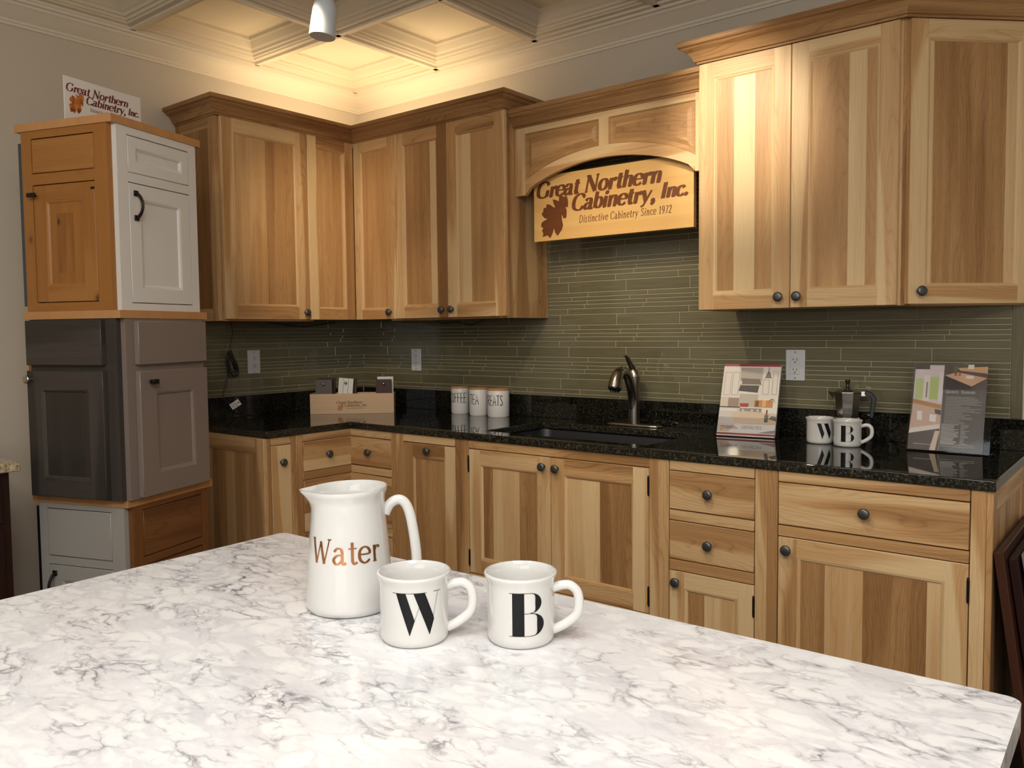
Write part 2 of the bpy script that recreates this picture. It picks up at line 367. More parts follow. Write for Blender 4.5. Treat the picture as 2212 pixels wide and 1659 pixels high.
def E(cx, cy, rx, ry): return ('P', None, ell(cx, cy, rx, ry))
SERIF = {
 'G': (.84, [S((.72, .76), (.6, .95), (.38, 1), (.13, .84), (.05, .5), (.13, .15), (.38, 0), (.6, .05), (.7, .16)), st(.7, .06, .42), sf(.7, .42)]),
 'N': (.86, [st(.14, 0, 1, .5), ('L', 1, [(.14, 1), (.7, 0)]), st(.7, 0, 1, .5), sf(.14, 0), sf(.1, 1), sf(.7, 1)]),
 'C': (.76, [S((.7, .78), (.56, .96), (.38, 1), (.13, .84), (.05, .5), (.13, .15), (.38, 0), (.58, .05), (.7, .22)), st(.69, .72, .95, .4)]),
 'I': (.36, [st(.18, 0, 1), sf(.18, 0, .13), sf(.18, 1, .13)]),
 'D': (.86, [st(.16, 0, 1), ('P', None, [(.1, 1), (.35, 1)]+ell(.35, .5, .4, .5, 90, -90, 12)+[(.1, 0)])]),
 'S': (.62, [S((.5, .82), (.36, 1), (.16, .93), (.1, .75), (.25, .58), (.44, .42), (.52, .22), (.4, .03), (.2, .02), (.08, .2))]),
 'T': (.7, [st(.35, 0, 1), ('L', .4, [(.05, .97), (.65, .97)]), sf(.35, 0, .12), st(.06, .85, .98, .4), st(.64, .85, .98, .4)]),
 'V': (.76, [('L', 1, [(.08, 1), (.38, 0)]), ('L', .4, [(.68, 1), (.38, 0)]), sf(.08, 1), sf(.68, 1)]),
 'E': (.66, [st(.16, 0, 1), ('L', .4, [(.08, .98), (.58, .98)]), ('L', .4, [(.16, .5), (.46, .5)]), ('L', .4, [(.08, .02), (.6, .02)])]),
 'R': (.74, [st(.16, 0, 1), ('P', None, [(.1, 1), (.38, 1)]+ell(.38, .76, .2, .24, 90, -90, 10)+[(.16, .52)]), ('L', 1, [(.36, .5), (.66, 0)]), sf(.16, 0)]),
 'A': (.78, [('L', 1, [(.4, 1), (.68, 0)]), ('L', .4, [(.4, 1), (.1, 0)]), ('L', .4, [(.2, .36), (.56, .36)]), sf(.1, 0), sf(.68, 0)]),
 'U': (.8, [('L', 1, [(.14, 1), (.14, .3)]), S((.14, .3), (.22, .04), (.42, 0), (.6, .08), (.66, .3)), ('L', .4, [(.66, .3), (.66, 1)]), sf(.14, 1), sf(.66, 1)]),
 'M': (1.0, [st(.14, 0, 1, .45), ('L', 1, [(.14, 1), (.48, .05)]), ('L', .4, [(.48, .05), (.84, 1)]), st(.84, 0, 1), sf(.14, 0), sf(.84, 0)]),
 'Y': (.74, [('L', 1, [(.06, 1), (.36, .5)]), ('L', .4, [(.68, 1), (.36, .5)]), st(.36, 0, .5), sf(.36, 0)]),
 'W': (1.05, [('L', 1, [(.1, 1), (.32, 0)]), ('L', .45, [(.32, 0), (.52, .9)]), ('L', 1, [(.52, .9), (.72, 0)]), ('L', .45, [(.72, 0), (.95, 1)]), sf(.1, 1), sf(.95, 1)]),
 'r': (.46, [st(.15, 0, .66), sf(.15, 0), S((.15, .42), (.25, .6), (.4, .6)), ('D', .06, [(.38, .57)])]),
 'e': (.53, [S((.07, .36), (.47, .37), (.45, .56), (.28, .66), (.1, .56), (.04, .33), (.1, .1), (.28, 0), (.48, .12))]),
 'a': (.58, [S((.08, .52), (.2, .65), (.36, .62), (.41, .48)), st(.41, .08, .5), S((.41, .38), (.2, .36), (.06, .2), (.14, .02), (.28, .04), (.41, .18)), S((.41, .1), (.47, 0), (.56, .07))]),
 't': (.4, [st(.2, .1, .88), ('L', .38, [(.04, .63), (.38, .63)]), S((.2, .14), (.26, 0), (.39, .06))]),
 'o': (.6, [E(.3, .33, .23, .33)]),
 'h': (.64, [st(.14, 0, 1), S((.14, .42), (.28, .62), (.44, .6), (.48, .42)), st(.48, 0, .45), sf(.14, 0), sf(.48, 0), sf(.1, 1, .06, .02)]),
 'n': (.64, [st(.14, 0, .66), S((.14, .42), (.28, .62), (.44, .6), (.48, .42)), st(.48, 0, .45), sf(.14, 0), sf(.48, 0), sf(.1, .65, .06, .02)]),
 'b': (.6, [st(.14, .02, 1), E(.33, .33, .2, .32), sf(.1, 1, .06, .02)]),
 'i': (.3, [st(.15, 0, .66), sf(.15, 0), sf(.11, .65, .06, .02), ('D', .09, [(.17, .88)])]),
 'y': (.58, [('L', 1, [(.08, .66), (.3, .04)]), ('L', .5, [(.53, .66), (.3, .04), (.2, -.2), (.06, -.26)]), sf(.08, .66, .06, .08)]),
 'c': (.5, [S((.45, .52), (.3, .66), (.1, .56), (.04, .33), (.1, .1), (.28, 0), (.46, .12))]),
 's': (.46, [S((.36, .55), (.24, .66), (.1, .58), (.12, .42), (.3, .28), (.38, .14), (.26, 0), (.1, .02), (.04, .14))]),
 'v': (.54, [('L', 1, [(.06, .66), (.27, 0)]), ('L', .45, [(.5, .66), (.27, 0)])]),
 'd': (.62, [st(.46, 0, 1), E(.26, .33, .2, .32)]),
 'f': (.38, [S((.4, .9), (.28, 1), (.18, .86)), st(.18, 0, .88), ('L', .38, [(.04, .63), (.34, .63)])]),
 ',': (.26, [('D', .08, [(.13, .06)]), S((.15, .05), (.15, -.08), (.06, -.2))]),
 '.': (.24, [('D', .085, [(.12, .08)])]),
 '1': (.44, [st(.24, 0, 1), S((.08, .8), (.2, .9), (.24, 1)), sf(.24, 0)]),
 '9': (.58, [E(.28, .7, .2, .28), S((.48, .7), (.46, .35), (.34, .1), (.14, 0))]),
 '7': (.56, [('L', .5, [(.06, .96), (.5, .96)]), ('L', .9, [(.5, .96), (.22, 0)])]),
 '2': (.58, [S((.08, .76), (.2, .98), (.42, .94), (.46, .7), (.3, .38), (.06, .03)), ('L', .6, [(.06, .04), (.52, .04)])]),
}
HAND = {
 'C': (.42, [S((.36, .9), (.24, 1), (.1, .85), (.06, .5), (.1, .15), (.24, 0), (.36, .1))]),
 'O': (.42, [E(.2, .5, .13, .5)]),
 'F': (.36, [('L', 1, [(.08, 0), (.08, 1), (.34, 1)]), ('L', 1, [(.08, .55), (.3, .55)])]),
 'E': (.38, [('L', 1, [(.34, 1), (.08, 1), (.08, 0), (.34, 0)]), ('L', 1, [(.08, .52), (.32, .52)])]),
 'T': (.36, [('L', 1, [(.02, 1), (.34, 1)]), ('L', 1, [(.18, 1), (.18, 0)])]),
 'A': (.44, [('L', 1, [(.04, 0), (.22, 1), (.4, 0)]), ('L', 1, [(.1, .35), (.34, .35)])]),
 'R': (.42, [('L', 1, [(.08, 0), (.08, 1)]), S((.08, 1), (.3, .96), (.34, .75), (.26, .55), (.08, .5)), ('L', 1, [(.16, .5), (.38, 0)])]),
 'S': (.4, [S((.34, .88), (.24, 1), (.1, .9), (.12, .68), (.28, .4), (.34, .18), (.2, 0), (.06, .14))]),
 ' ': (.3, []),
}
def text_polys(s, x0, y0, h, w=.17, c=.35, font=SERIF, slant=0, track=0, xs=1.0, shrink=None):
    """list of 2-D polygons for a line of lettering, cap height h"""
    out = []; x = 0
    def tr(p): return (x0+(x+p[0]+p[1]*slant)*h*xs, y0+p[1]*h)
    for ch in s:
        if ch == ' ': x += .34+track; continue
        adv, strokes = font.get(ch, SERIF.get(ch, (.5, [])))
        for k, ww, pts in strokes:
            if k == 'D':
                r = max(ww, w*.55); out.append([tr(q) for q in ell(pts[0][0], pts[0][1], r, r, n=10)[:-1]]); continue
            p = cat_rom(pts) if k == 'S' else pts
            closed = abs(p[0][0]-p[-1][0])+abs(p[0][1]-p[-1][1]) < 1e-6
            n = len(p); nr = []
            for i in range(n):
                if closed: a, b = p[(i-1) % (n-1)], p[(i+1) % (n-1)] if i < n-1 else p[1]
                else: a, b = p[max(0, i-1)], p[min(n-1, i+1)]
                dx, dy = b[0]-a[0], b[1]-a[1]; L = math.hypot(dx, dy) or 1; dx /= L; dy /= L
                half = .5*w*(ww if ww else c+(1-c)*abs(dy)**1.3)
                nr.append((-dy*half, dx*half))
            for i in range(n-1):
                a, b = p[i], p[i+1]; na, nb = nr[i], nr[i+1]
                out.append([tr((a[0]+na[0], a[1]+na[1])), tr((a[0]-na[0], a[1]-na[1])), tr((b[0]-nb[0], b[1]-nb[1])), tr((b[0]+nb[0], b[1]+nb[1]))])
        x += adv+track
    return out, x*h*xs
def text_w(s, h, font=SERIF, track=0, xs=1.0): return text_polys(s, 0, 0, h, font=font, track=track, xs=xs)[1]
def split_quad(p, mx=.004):
    w_ = max(math.dist(p[0], p[1]), math.dist(p[3], p[2])); h_ = max(math.dist(p[1], p[2]), math.dist(p[0], p[3]))
    nx, ny = min(12, max(1, math.ceil(w_/mx))), min(12, max(1, math.ceil(h_/mx)))
    if nx*ny > 40: return [p]
    B = lambda u, v: tuple((p[0][k]*(1-u)+p[1][k]*u)*(1-v)+(p[3][k]*(1-u)+p[2][k]*u)*v for k in (0, 1))
    return [[B(i/nx, j/ny), B((i+1)/nx, j/ny), B((i+1)/nx, (j+1)/ny), B(i/nx, (j+1)/ny)] for i in range(nx) for j in range(ny)]
def emit(mb, polys, fn, mi=0, tone=.5):
    n = 0
    for p0_ in polys:
        ar = sum(p0_[i][0]*p0_[(i+1) % len(p0_)][1]-p0_[(i+1) % len(p0_)][0]*p0_[i][1] for i in range(len(p0_)))
        if abs(ar) < 1e-12: continue
        if ar < 0: p0_ = p0_[::-1]
        for p in (split_quad(p0_) if len(p0_) == 4 else [p0_]):
            q = [Vector(fn(a, b)) for a, b in p]; nn = (q[1]-q[0]).cross(q[2]-q[0])
            if nn.length < 1e-14: nn = (q[2]-q[0]).cross(q[-1]-q[0])
            if nn.length > 0: nn.normalize()
            q = [k+nn*(n*1.2e-6) for k in q]
            mb.face([tuple(k) for k in q], [(a+3, b) for a, b in p], tone, 0, 0, mi)
        n = (n+1) % 260
LEAF = [(655, 1165), (664, 1190), (668, 1215), (665, 1250), (645, 1246), (655, 1275), (652, 1325), (627, 1330), (610, 1298), (612, 1340), (622, 1378), (610, 1410), (572, 1452), (548, 1425), (540, 1393), (526, 1430), (503, 1464), (478, 1440), (455, 1446), (434, 1450), (440, 1425), (428, 1402), (440, 1385), (418, 1368), (425, 1343), (446, 1330), (478, 1320), (448, 1308), (424, 1278), (440, 1262), (444, 1236), (468, 1234), (474, 1208), (506, 1216), (536, 1238), (552, 1240), (536, 1210), (528, 1178), (556, 1186), (584, 1198), (588, 1160), (610, 1158), (630, 1172)]
def leaf_tris(cx, cy, sc):
    p = [((x-545)*sc/300+cx, -(y-1310)*sc/300+cy) for x, y in LEAF]
    tri = geometry.tessellate_polygon([[Vector((a, b, 0)) for a, b in p]])
    return [[p[i] for i in t] for t in tri]
def logo(x0, y0, w, sub=True, weight=.2):
    """two slanted lines, leaf and motto on a board of width w whose lower left corner is x0,y0"""
    h = w*.086
    xs1 = (w*.80)/(text_w('Great Northern', 1, track=0)*h)
    a, _ = text_polys('Great Northern', x0+w*.018, y0+w*.245, h, weight, .35, slant=.2, xs=xs1)
    xs2 = (w*.52)/(text_w('Cabinetry,', 1, track=0)*h)
    b, _ = text_polys('Cabinetry,', x0+w*.262, y0+w*.1525, h, weight, .35, slant=.2, xs=xs2)
    xs3 = (w*.155)/(text_w('Inc.', 1, track=0)*h*.85)
    c, _ = text_polys('Inc.', x0+w*.812, y0+w*.163, h*.85, weight*1.1, .4, slant=.2, xs=xs3)
    L = a+b+c
    if sub:
        hs = w*.040; d0 = text_w('Distinctive Cabinetry Since 1972', 1, track=.12)*hs
        d, _ = text_polys('Distinctive Cabinetry Since 1972', x0+w*.31, y0+w*.082, hs, .13, .4, slant=.15, track=.12, xs=w*.57/d0); L = L+d
    return L, leaf_tris(x0+w*.145, y0+w*.130, w*.228)
# ---------------------------------------------------------------- hardware
def rot_out(): return Rx(PI/2)   # lathe axis z -> -y (outward of a front)
def knob(parent, x, z, out, mat=PEWT, r=.016):
    m = MB(); m.M = T(x, -out, z) @ Rx(PI/2)
    m.lathe([(.0075, 0), (.0065, .004), (.0055, .010), (.009, .015), (r, .018), (r*1.02, .021), (r*.93, .0245), (r*.6, .0265), (0, .027)], 24)
    o = m.build('knob', mat, parent, smooth=50); return o
def hinge(parent, x, z, out):
    m = MB()
    m.box(x-.0035, x+.0035, -out-.001, -out+.002, z-.028, z+.028)
    m.M = T(x, -out-.002, z)
    m.lathe([(0, -.035), (.003, -.034), (.0032, -.029), (.0038, -.028), (.0038, -.010), (.0032, -.0095), (.0038, -.009), (.0038, .009), (.0032, .0095), (.0038, .010), (.0038, .028), (.0032, .029), (.003, .034), (0, .035)], 12)
    return m.build('hinge', BRONZE, parent)
def pull(parent, x, z0, z1, out, mat=BRONZE):
    m = MB(); zc = (z0+z1)/2
    for z in (z0, z1): m.box(x-.009, x+.009, -out-.006, -out, z-.009, z+.009)
    pts = [(x, -out-.004-.026*math.sin(PI*t)**.7, z0+(z1-z0)*t) for t in [i/14 for i in range(15)]]
    m.tube(pts, [.0065-.0012*math.sin(PI*i/14) for i in range(15)], 8, flat=.8)
    return m.build('handle', mat, parent, bevel=.001)
# ---------------------------------------------------------------- cabinet doors (front plane at local y=-out, x to the right, z up)
def door(parent, x0, x1, z0, z1, back, thick=.02, st_w=.057, stiles=(.2, .2), rails=(.2, .2), panel=((1, .4),), mat=HICK, rec=.007, name='door', flags=(1, 1), raised=False, slab=False, grain='z', bev=.0016):
    """back = y distance of the door's back face in front of local y=0"""
    m = MB(); f = -(back+thick); b = -back
    if slab:
        zs = 0
        for fr, tn in panel:
            hh = (z1-z0)*fr; m.box(x0, x1, f, b, z0+zs, z0+zs+hh, grain, tn, 1); zs += hh
        return m.build(name, mat, parent, bevel=bev)
    w = st_w
    def q_(xa, xb, za, zb, ax, tn, fl, off, y=None, rev=False):
        p = [(xa, f, za), (xb, f, za), (xb, f, zb), (xa, f, zb)]
        m.face(p, [((k[2]+off[0], k[0]+off[1]) if ax == 'z' else (k[0]+off[0], k[2]+off[1])) for k in p], tn, 0, fl)
    for xa, xb, tn, fl in ((x0, x0+w, stiles[0], flags[0]), (x1-w, x1, stiles[1], flags[1])):
        of = (RN.random()*20, RN.random()*20)
        for za, zb in ((z0, z0+w), (z0+w, z1-w), (z1-w, z1)): q_(xa, xb, za, zb, 'z', tn, fl, of)
        xe = xa if xa == x0 else xb
        zl = [z0, z0+w, z1-w, z1]
        p = [(xe, b, z0), (xe, b, z1)]+[(xe, f, z) for z in zl[::-1]]
        m.face(p, [(k[2]+of[0], k[1]+xe+of[1]) for k in p], tn, 0, fl)
    for za, zb, tn in ((z1-w, z1, rails[0]), (z0, z0+w, rails[1])):
        of = (RN.random()*20, RN.random()*20); q_(x0+w, x1-w, za, zb, 'x', tn, 1, of)
        ze = za if za == z0 else zb
        p = [(x0, b, ze), (x1, b, ze)]+[(x, f, ze) for x in (x1, x1-w, x0+w, x0)]
        m.face(p, [(k[0]+of[0], k[1]+of[1]) for k in p], tn, 0, 0)
    m.face([(x0, b, z0), (x0, b, z1), (x1, b, z1), (x1, b, z0)], None, .4)
    s1 = .0025; s2 = .010    # sticking: small step, then slope into the panel
    a0, a1, c0, c1 = x0+w, x1-w, z0+w, z1-w
    def ring(o1, d1, o2, d2, tn):
        A = [(a0+o1, c0+o1), (a1-o1, c0+o1), (a1-o1, c1-o1), (a0+o1, c1-o1)]; B = [(a0+o2, c0+o2), (a1-o2, c0+o2), (a1-o2, c1-o2), (a0+o2, c1-o2)]
        for i in range(4):
            j = (i+1) % 4; p = [(A[i][0], f+d1, A[i][1]), (A[j][0], f+d1, A[j][1]), (B[j][0], f+d2, B[j][1]), (B[i][0], f+d2, B[i][1])]
            u = RN.random()*9; tt = (rails[1], stiles[1], rails[0], stiles[0])[i]
            m.face(p, [((q[0] if i % 2 == 0 else q[2])+u, (q[2] if i % 2 == 0 else q[0])+u) for q in p], tt*.9, 0, 0)
    ring(0, 0, .0015, .0015, 0); ring(.0015, .0015, s1+.002, .002, 0); ring(s1+.002, .002, s2, rec, 0)
    xx = a0+s2-.001; WW = a1-a0-2*s2+.002; zz0, zz1 = c0+s2-.001, c1-s2+.001
    if raised:
        def rp(o1, d1, o2, d2):
            A = [(xx+o1, zz0+o1), (xx+WW-o1, zz0+o1), (xx+WW-o1, zz1-o1), (xx+o1, zz1-o1)]; B = [(xx+o2, zz0+o2), (xx+WW-o2, zz0+o2), (xx+WW-o2, zz1-o2), (xx+o2, zz1-o2)]
            for i in range(4):
                j = (i+1) % 4; p = [(A[i][0], f+d1, A[i][1]), (A[j][0], f+d1, A[j][1]), (B[j][0], f+d2, B[j][1]), (B[i][0], f+d2, B[i][1])]
                m.face(p, [(q[2]+3, q[0]) for q in p], panel[0][1], 0, 0)
        rp(0, rec, .012, rec); rp(.012, rec, .034, .002); k = .034
        m.face([(xx+k, f+.002, zz0+k), (xx+WW-k, f+.002, zz0+k), (xx+WW-k, f+.002, zz1-k), (xx+k, f+.002, zz1-k)], [(zz0, xx), (zz0, xx+WW), (zz1, xx+WW), (zz1, xx)], panel[0][1], 0, 1)
    else:
        x = xx
        for fr, tn in panel:
            ww = WW*fr; u, v = RN.random()*20, RN.random()*20
            m.face([(x, f+rec, zz0), (x+ww, f+rec, zz0), (x+ww, f+rec, zz1), (x, f+rec, zz1)], [(u+zz0, v), (u+zz0, v+ww), (u+zz1, v+ww), (u+zz1, v)], tn, 0, .35); x += ww
    return m.build(name, mat, parent, bevel=bev)
def frame(m, W_, z0, z1, d, vs, hs, tone=.35):
    """face frame boards: vs = list of (x0,x1) stiles, hs = list of (x0,x1,z0,z1) rails; front plane at local y=-d"""
    for x0, x1 in vs: m.box(x0, x1, -d, -d+.019, z0, z1, 'z', tone+RN.uniform(-.15, .25), 1)
    for x0, x1, a, b in hs: m.box(x0, x1, -d, -d+.019, a, b, 'x', tone+RN.uniform(-.15, .2), 1)
def sweep(m, path, prof, tone=.74, ax_scale=1):
    """mitred moulding along an open xy path; prof = [(outward, z)], outward is to the right of travel"""
    P = [Vector((x, y)) for x, y in path]; n = len(P); rows = []
    for i in range(n):
        d0 = (P[i]-P[i-1]).normalized() if i else None; d1 = (P[i+1]-P[i]).normalized() if i < n-1 else None
        if d0 is None: d0 = d1
        if d1 is None: d1 = d0
        n0 = Vector((d0.y, -d0.x)); n1 = Vector((d1.y, -d1.x)); b = (n0+n1); b = b/(b.dot(n0))
        rows.append((P[i], b))
    for i in range(n-1):
        (pa, ba), (pb, bb) = rows[i], rows[i+1]; L = (pb-pa).length; u0 = RN.random()*20; v0 = RN.random()*20; tn = tone+RN.uniform(-.1, .1)
        acc = 0
        for k in range(len(prof)-1):
            (o1, z1), (o2, z2) = prof[k], prof[k+1]; dl = math.hypot(o2-o1, z2-z1)
            q = [(pa.x+ba.x*o1, pa.y+ba.y*o1, z1), (pb.x+bb.x*o1, pb.y+bb.y*o1, z1), (pb.x+bb.x*o2, pb.y+bb.y*o2, z2), (pa.x+ba.x*o2, pa.y+ba.y*o2, z2)]
            m.face(q, [(u0, v0+acc), (u0+L, v0+acc), (u0+L, v0+acc+dl), (u0, v0+acc+dl)], tn, 0, .6); acc += dl
    for (p, b), fl in ((rows[0], 0), (rows[-1], 1)):
        q = [(p.x+b.x*o, p.y+b.y*o, z) for o, z in prof]; m.face(q, [(k[2], k[0]) for k in q], tone, 0, 0)
# ================================================================= ROOM
RX, RY, CZ = 5.58, -5.60, 2.61
def struct(name, mb, mats, **kw):
    o = mb.build(name, mats, **kw); o['kind'] = 'structure'; return o
m = MB(); m.box(-.1, RX+.1, RY-.1, .1, -.08, 0); struct('floor', m, FLOORM)
m = MB(); m.box(-.1, RX+.1, 0, .1, 0, 2.9); struct('wall_back', m, WALLM)
m = MB(); m.box(-.1, 0, RY, 0, 0, 2.9); struct('wall_left', m, WALLM)
m = MB(); m.box(RX, RX+.1, RY, 0, 0, 2.9); struct('wall_right', m, WALLM)
m = MB()
for a in ((-.1, 3.2, 0, 2.9), (5.4, RX+.1, 0, 2.9), (3.2, 5.4, 0, .8), (3.2, 5.4, 2.2, 2.9)): m.box(a[0], a[1], RY-.1, RY, a[2], a[3])
struct('wall_front', m, WALLM)
m = MB()
for a in ((3.2, 3.28, .8, 2.2), (5.32, 5.4, .8, 2.2), (3.2, 5.4, .8, .87), (3.2, 5.4, 2.13, 2.2), (4.27, 4.33, .8, 2.2)): m.box(a[0], a[1], RY-.06, RY+.02, a[2], a[3])
struct('added_window_1', m, WHITEP)  # invented frame behind the camera, added to go with the fill light
# crown moulding at the ceiling
cp = [(0, 2.528), (.008, 2.528), (.010, 2.536), (.016, 2.540), (.018, 2.548), (.030, 2.556), (.056, 2.582), (.070, 2.590), (.074, 2.598), (.086, 2.600), (.088, CZ), (0, CZ)]
m = MB(); sweep(m, [(0, RY), (0, 0), (RX, 0), (RX, RY)], cp); struct('trim_1', m, TRIMM, smooth=25)
# coffered ceiling: tee grid plus lay-in coffer panels
GX0, GY0, GS = .083, -.10, .61
m = MB(); m.box(-.1, RX+.1, RY-.1, .1, 2.80, 2.9)
for k in range(10):
    x = GX0+GS*k; m.box(x-.012, x+.012, RY, 0, CZ, CZ+.03)
    y = GY0-GS*k; m.box(0, RX, y-.012, y+.012, CZ, CZ+.03)
m.box(0, GX0, RY, 0, CZ+.001, CZ+.01); m.box(0, RX, GY0, 0, CZ+.001, CZ+.01)
ceil = struct('ceiling', m, TRIMM)
def ring_rows(m, prof, s):
    for k in range(len(prof)-1):
        (o1, z1), (o2, z2) = prof[k], prof[k+1]
        A = [(o1, o1), (s-o1, o1), (s-o1, s-o1), (o1, s-o1)]; B = [(o2, o2), (s-o2, o2), (s-o2, s-o2), (o2, s-o2)]
        for i in range(4):
            j = (i+1) % 4; m.face([(*A[i], z1), (*A[j], z1), (*B[j], z2), (*B[i], z2)])
s_ = GS-.014; m = MB()
pr_ = [(0, .016), (.006, .006), (.030, .006), (.034, .012), (.042, .013), (.046, .022), (.056, .024), (.060, .034), (.070, .040), (.088, .062), (.096, .068), (.100, .080), (.112, .083)]
ring_rows(m, pr_, s_); o2, z2 = pr_[-1]
m.face([(o2, o2, z2), (o2, s_-o2, z2), (s_-o2, s_-o2, z2), (s_-o2, o2, z2)])
pan = m.build('coffer_panel', CEILP, ceil, smooth=0)
for i in range(9):
    for j in range(9):
        o = pan if i == j == 0 else pan.copy()
        if o is not pan: COL.objects.link(o); o.parent = ceil
        o.location = (GX0+GS*i+.007, GY0-GS*(j+1)+.007, CZ+.004)
# ================================================================= BACKSPLASH TILES
def tiles(name, length, z0, z1, label, M, off0, holes=()):
    m = MB(); m.M = M
    m.box(0, length, -.0070, 0, z0, z1, mi=1)
    rows = [('b', .0478, 0), ('t', .0200, .095), ('t', .0165, -.003), ('t', .0165, .070), ('t', .0185, .045), ('m', .0265, -.055)]
    # going down from z=1.390
    ztop = 1.390; k = 0
    while ztop < z1: ztop += .1458; k += 1
    per = 0; z = ztop; g = .0030; r = random.Random(3)
    while z > z0:
        for ri, (ty, h, off) in enumerate(rows):
            zt, zb = z-g/2, z-h+g/2; z -= h
            if zb < z0+.0005: zb = z0+g
            if zt > z1: zt = z1-g
            if zt-zb < .003: continue
            o = off0+off+(.047 if (per+k) % 2 else 0)+.01*ri
            x = (o % .3005)-.3005
            while x < length:
                a, b = max(x+g/2, .001), min(x+.3005-g/2, length-.001); x += .3005
                if b-a < .006: continue
                segs = [(a, b)]
                for h0, h1, hz0, hz1 in holes:
                    if zt > hz0 and zb < hz1:
                        ns = []
                        for p, q in segs:
                            if q <= h0 or p >= h1: ns.append((p, q))
                            else:
                                if h0-p > .004: ns.append((p, h0))
                                if q-h1 > .004: ns.append((h1, q))
                        segs = ns
                for p, q in segs: m.box(p, q, -.0095, -.002, zb, zt, 'x', r.uniform(.42, .58), 0, 0, skip='k')
        per += 1
    o = m.build(name, [TILE, GROUT], None, bevel=.0009, smooth=0, weld=True); tag(o, label, 'backsplash'); return o
tiles('tile_backsplash', 3.150, 1.0165, 2.24, 'olive glass strip tile backsplash on the long back wall behind the faucet', Matrix.Identity(4), 1.368)
tiles('tile_backsplash', 1.10, 1.0165, 1.40, 'olive glass strip tile backsplash on the left wall behind the hanging cord', T(0, -1.105, 0) @ Rz(PI/2), .55)
m = MB(); m.box(3.152, 3.185, -.0095, 0, 1.0165, 1.384, 'z', .5)
for zz in (1.05, 1.14, 1.23, 1.32): pass
o = m.build('tile_edging', TILE, bevel=.001, smooth=0); tag(o, 'single upright olive glass edging tile closing the right end of the backsplash', 'tile')
# ================================================================= UPPER CABINETS
ZU, ZT = 1.376, 2.272; DF = .313
CROWN = [(0, 2.262), (.004, 2.262), (.006, 2.268), (.013, 2.270), (.015, 2.276), (.020, 2.286), (.031, 2.300), (.044, 2.307), (.047, 2.310), (.049, 2.314), (.058, 2.317), (.060, 2.322), (.060, 2.334), (0, 2.334)]
def crown(name, path, label, dz=0):
    m = MB(); sweep(m, path, [(o, z+dz) for o, z in CROWN]); o = m.build(name, HICK, smooth=20); tag(o, label, 'moulding'); return o
def upper_box(t, w, d, z0, z1, left=None, right=None, tone=.45):
    m = MB()
    m.box(0, .018, -d+.019, -.011, z0, z1, 'z', left if left is not None else tone, 1)
    m.box(w-.018, w, -d+.019, -.011, z0, z1, 'z', right if right is not None else tone, 1)
    m.box(.018, w-.018, -d+.019, -.011, z0+.012, z0+.03, 'x', .3); m.box(.018, w-.018, -d+.019, -.011, z1-.018, z1, 'x', .3)
    m.box(.018, w-.018, -.017, -.011, z0+.03, z1-.018, 'z', .3)
    return m
def body(t, m): return m.build('body', HICK, t, bevel=.0012)
# left wall, single door cabinet with a panelled end  (local x = +Y, outward = +X)
t = thing('wall_cabinet', 'upper hickory cabinet with one wide door beside the display tower', 'cabinet', (0, -1.074, 0), PI/2)
m = upper_box(t, .4585, DF, ZU, ZT, .75, .4); frame(m, .4585, ZU, ZT, DF, [(0, .038), (.42, .4585)], [(.038, .42, ZT-.04, ZT), (.038, .42, ZU, ZU+.038)])
body(t, m)
e = MB(); e.M = Rz(-PI/2)   # end panel on the -y side: local x runs toward the wall
E_ = door(t, .002, DF, ZU, ZT, .0, .019, .045, (.6, .35), (.5, .4), ((1, .85),), name='end_panel')
E_.matrix_parent_inverse = Matrix.Identity(4); E_.rotation_euler = (0, 0, -PI/2)
door(t, .004, .4535, ZU+.008, ZT-.008, DF, .02, .060, (.15, .35), (.25, .28), ((.5, .34), (.5, .60)))
knob(t, .4285, ZU+.042, DF+.02)
# corner cabinet, L shaped with a two-part door
t = thing('corner_wall_cabinet', 'upper hickory inside-corner cabinet whose two narrow doors meet at the room corner', 'cabinet', (0, 0, 0), 0)
m = MB()
m.prism([(0.001, -.001), (.609, -.001), (.609, -DF+.019), (DF-.019, -DF+.019), (DF-.019, -.6145), (.001, -.6145)], ZU+.012, ZU+.03, 'z', 'x', .3)
m.prism([(0.001, -.001), (.609, -.001), (.609, -DF+.019), (DF-.019, -DF+.019), (DF-.019, -.6145), (.001, -.6145)], ZT-.018, ZT, 'z', 'x', .3)
m.box(.003, .609, -.006, -.001, ZU+.03, ZT-.018); m.box(.001, .006, -.6145, -.006, ZU+.03, ZT-.018)
m.box(.57, .609, -DF, -.006, ZU, ZT, 'z', .35, 1); m.box(.006, DF, -.6145, -.58, ZU, ZT, 'z', .35, 1)
body(t, m)
o = door(t, DF+.021, .6275, ZU+.008, ZT-.008, DF, .02, .048, (.3, .12), (.35, .28), ((1, .40),)); knob(t, .590, ZU+.042, DF+.02)
g = bpy.data.objects.new('door', None)  # second half turns the corner
bpy.data.objects.remove(g)
o = door(t, -.6135, -DF-.021, ZU+.008, ZT-.008, DF, .02, .052, (.12, .45), (.55, .25), ((.92, .46), (.08, .05))); o.rotation_euler = (0, 0, PI/2)
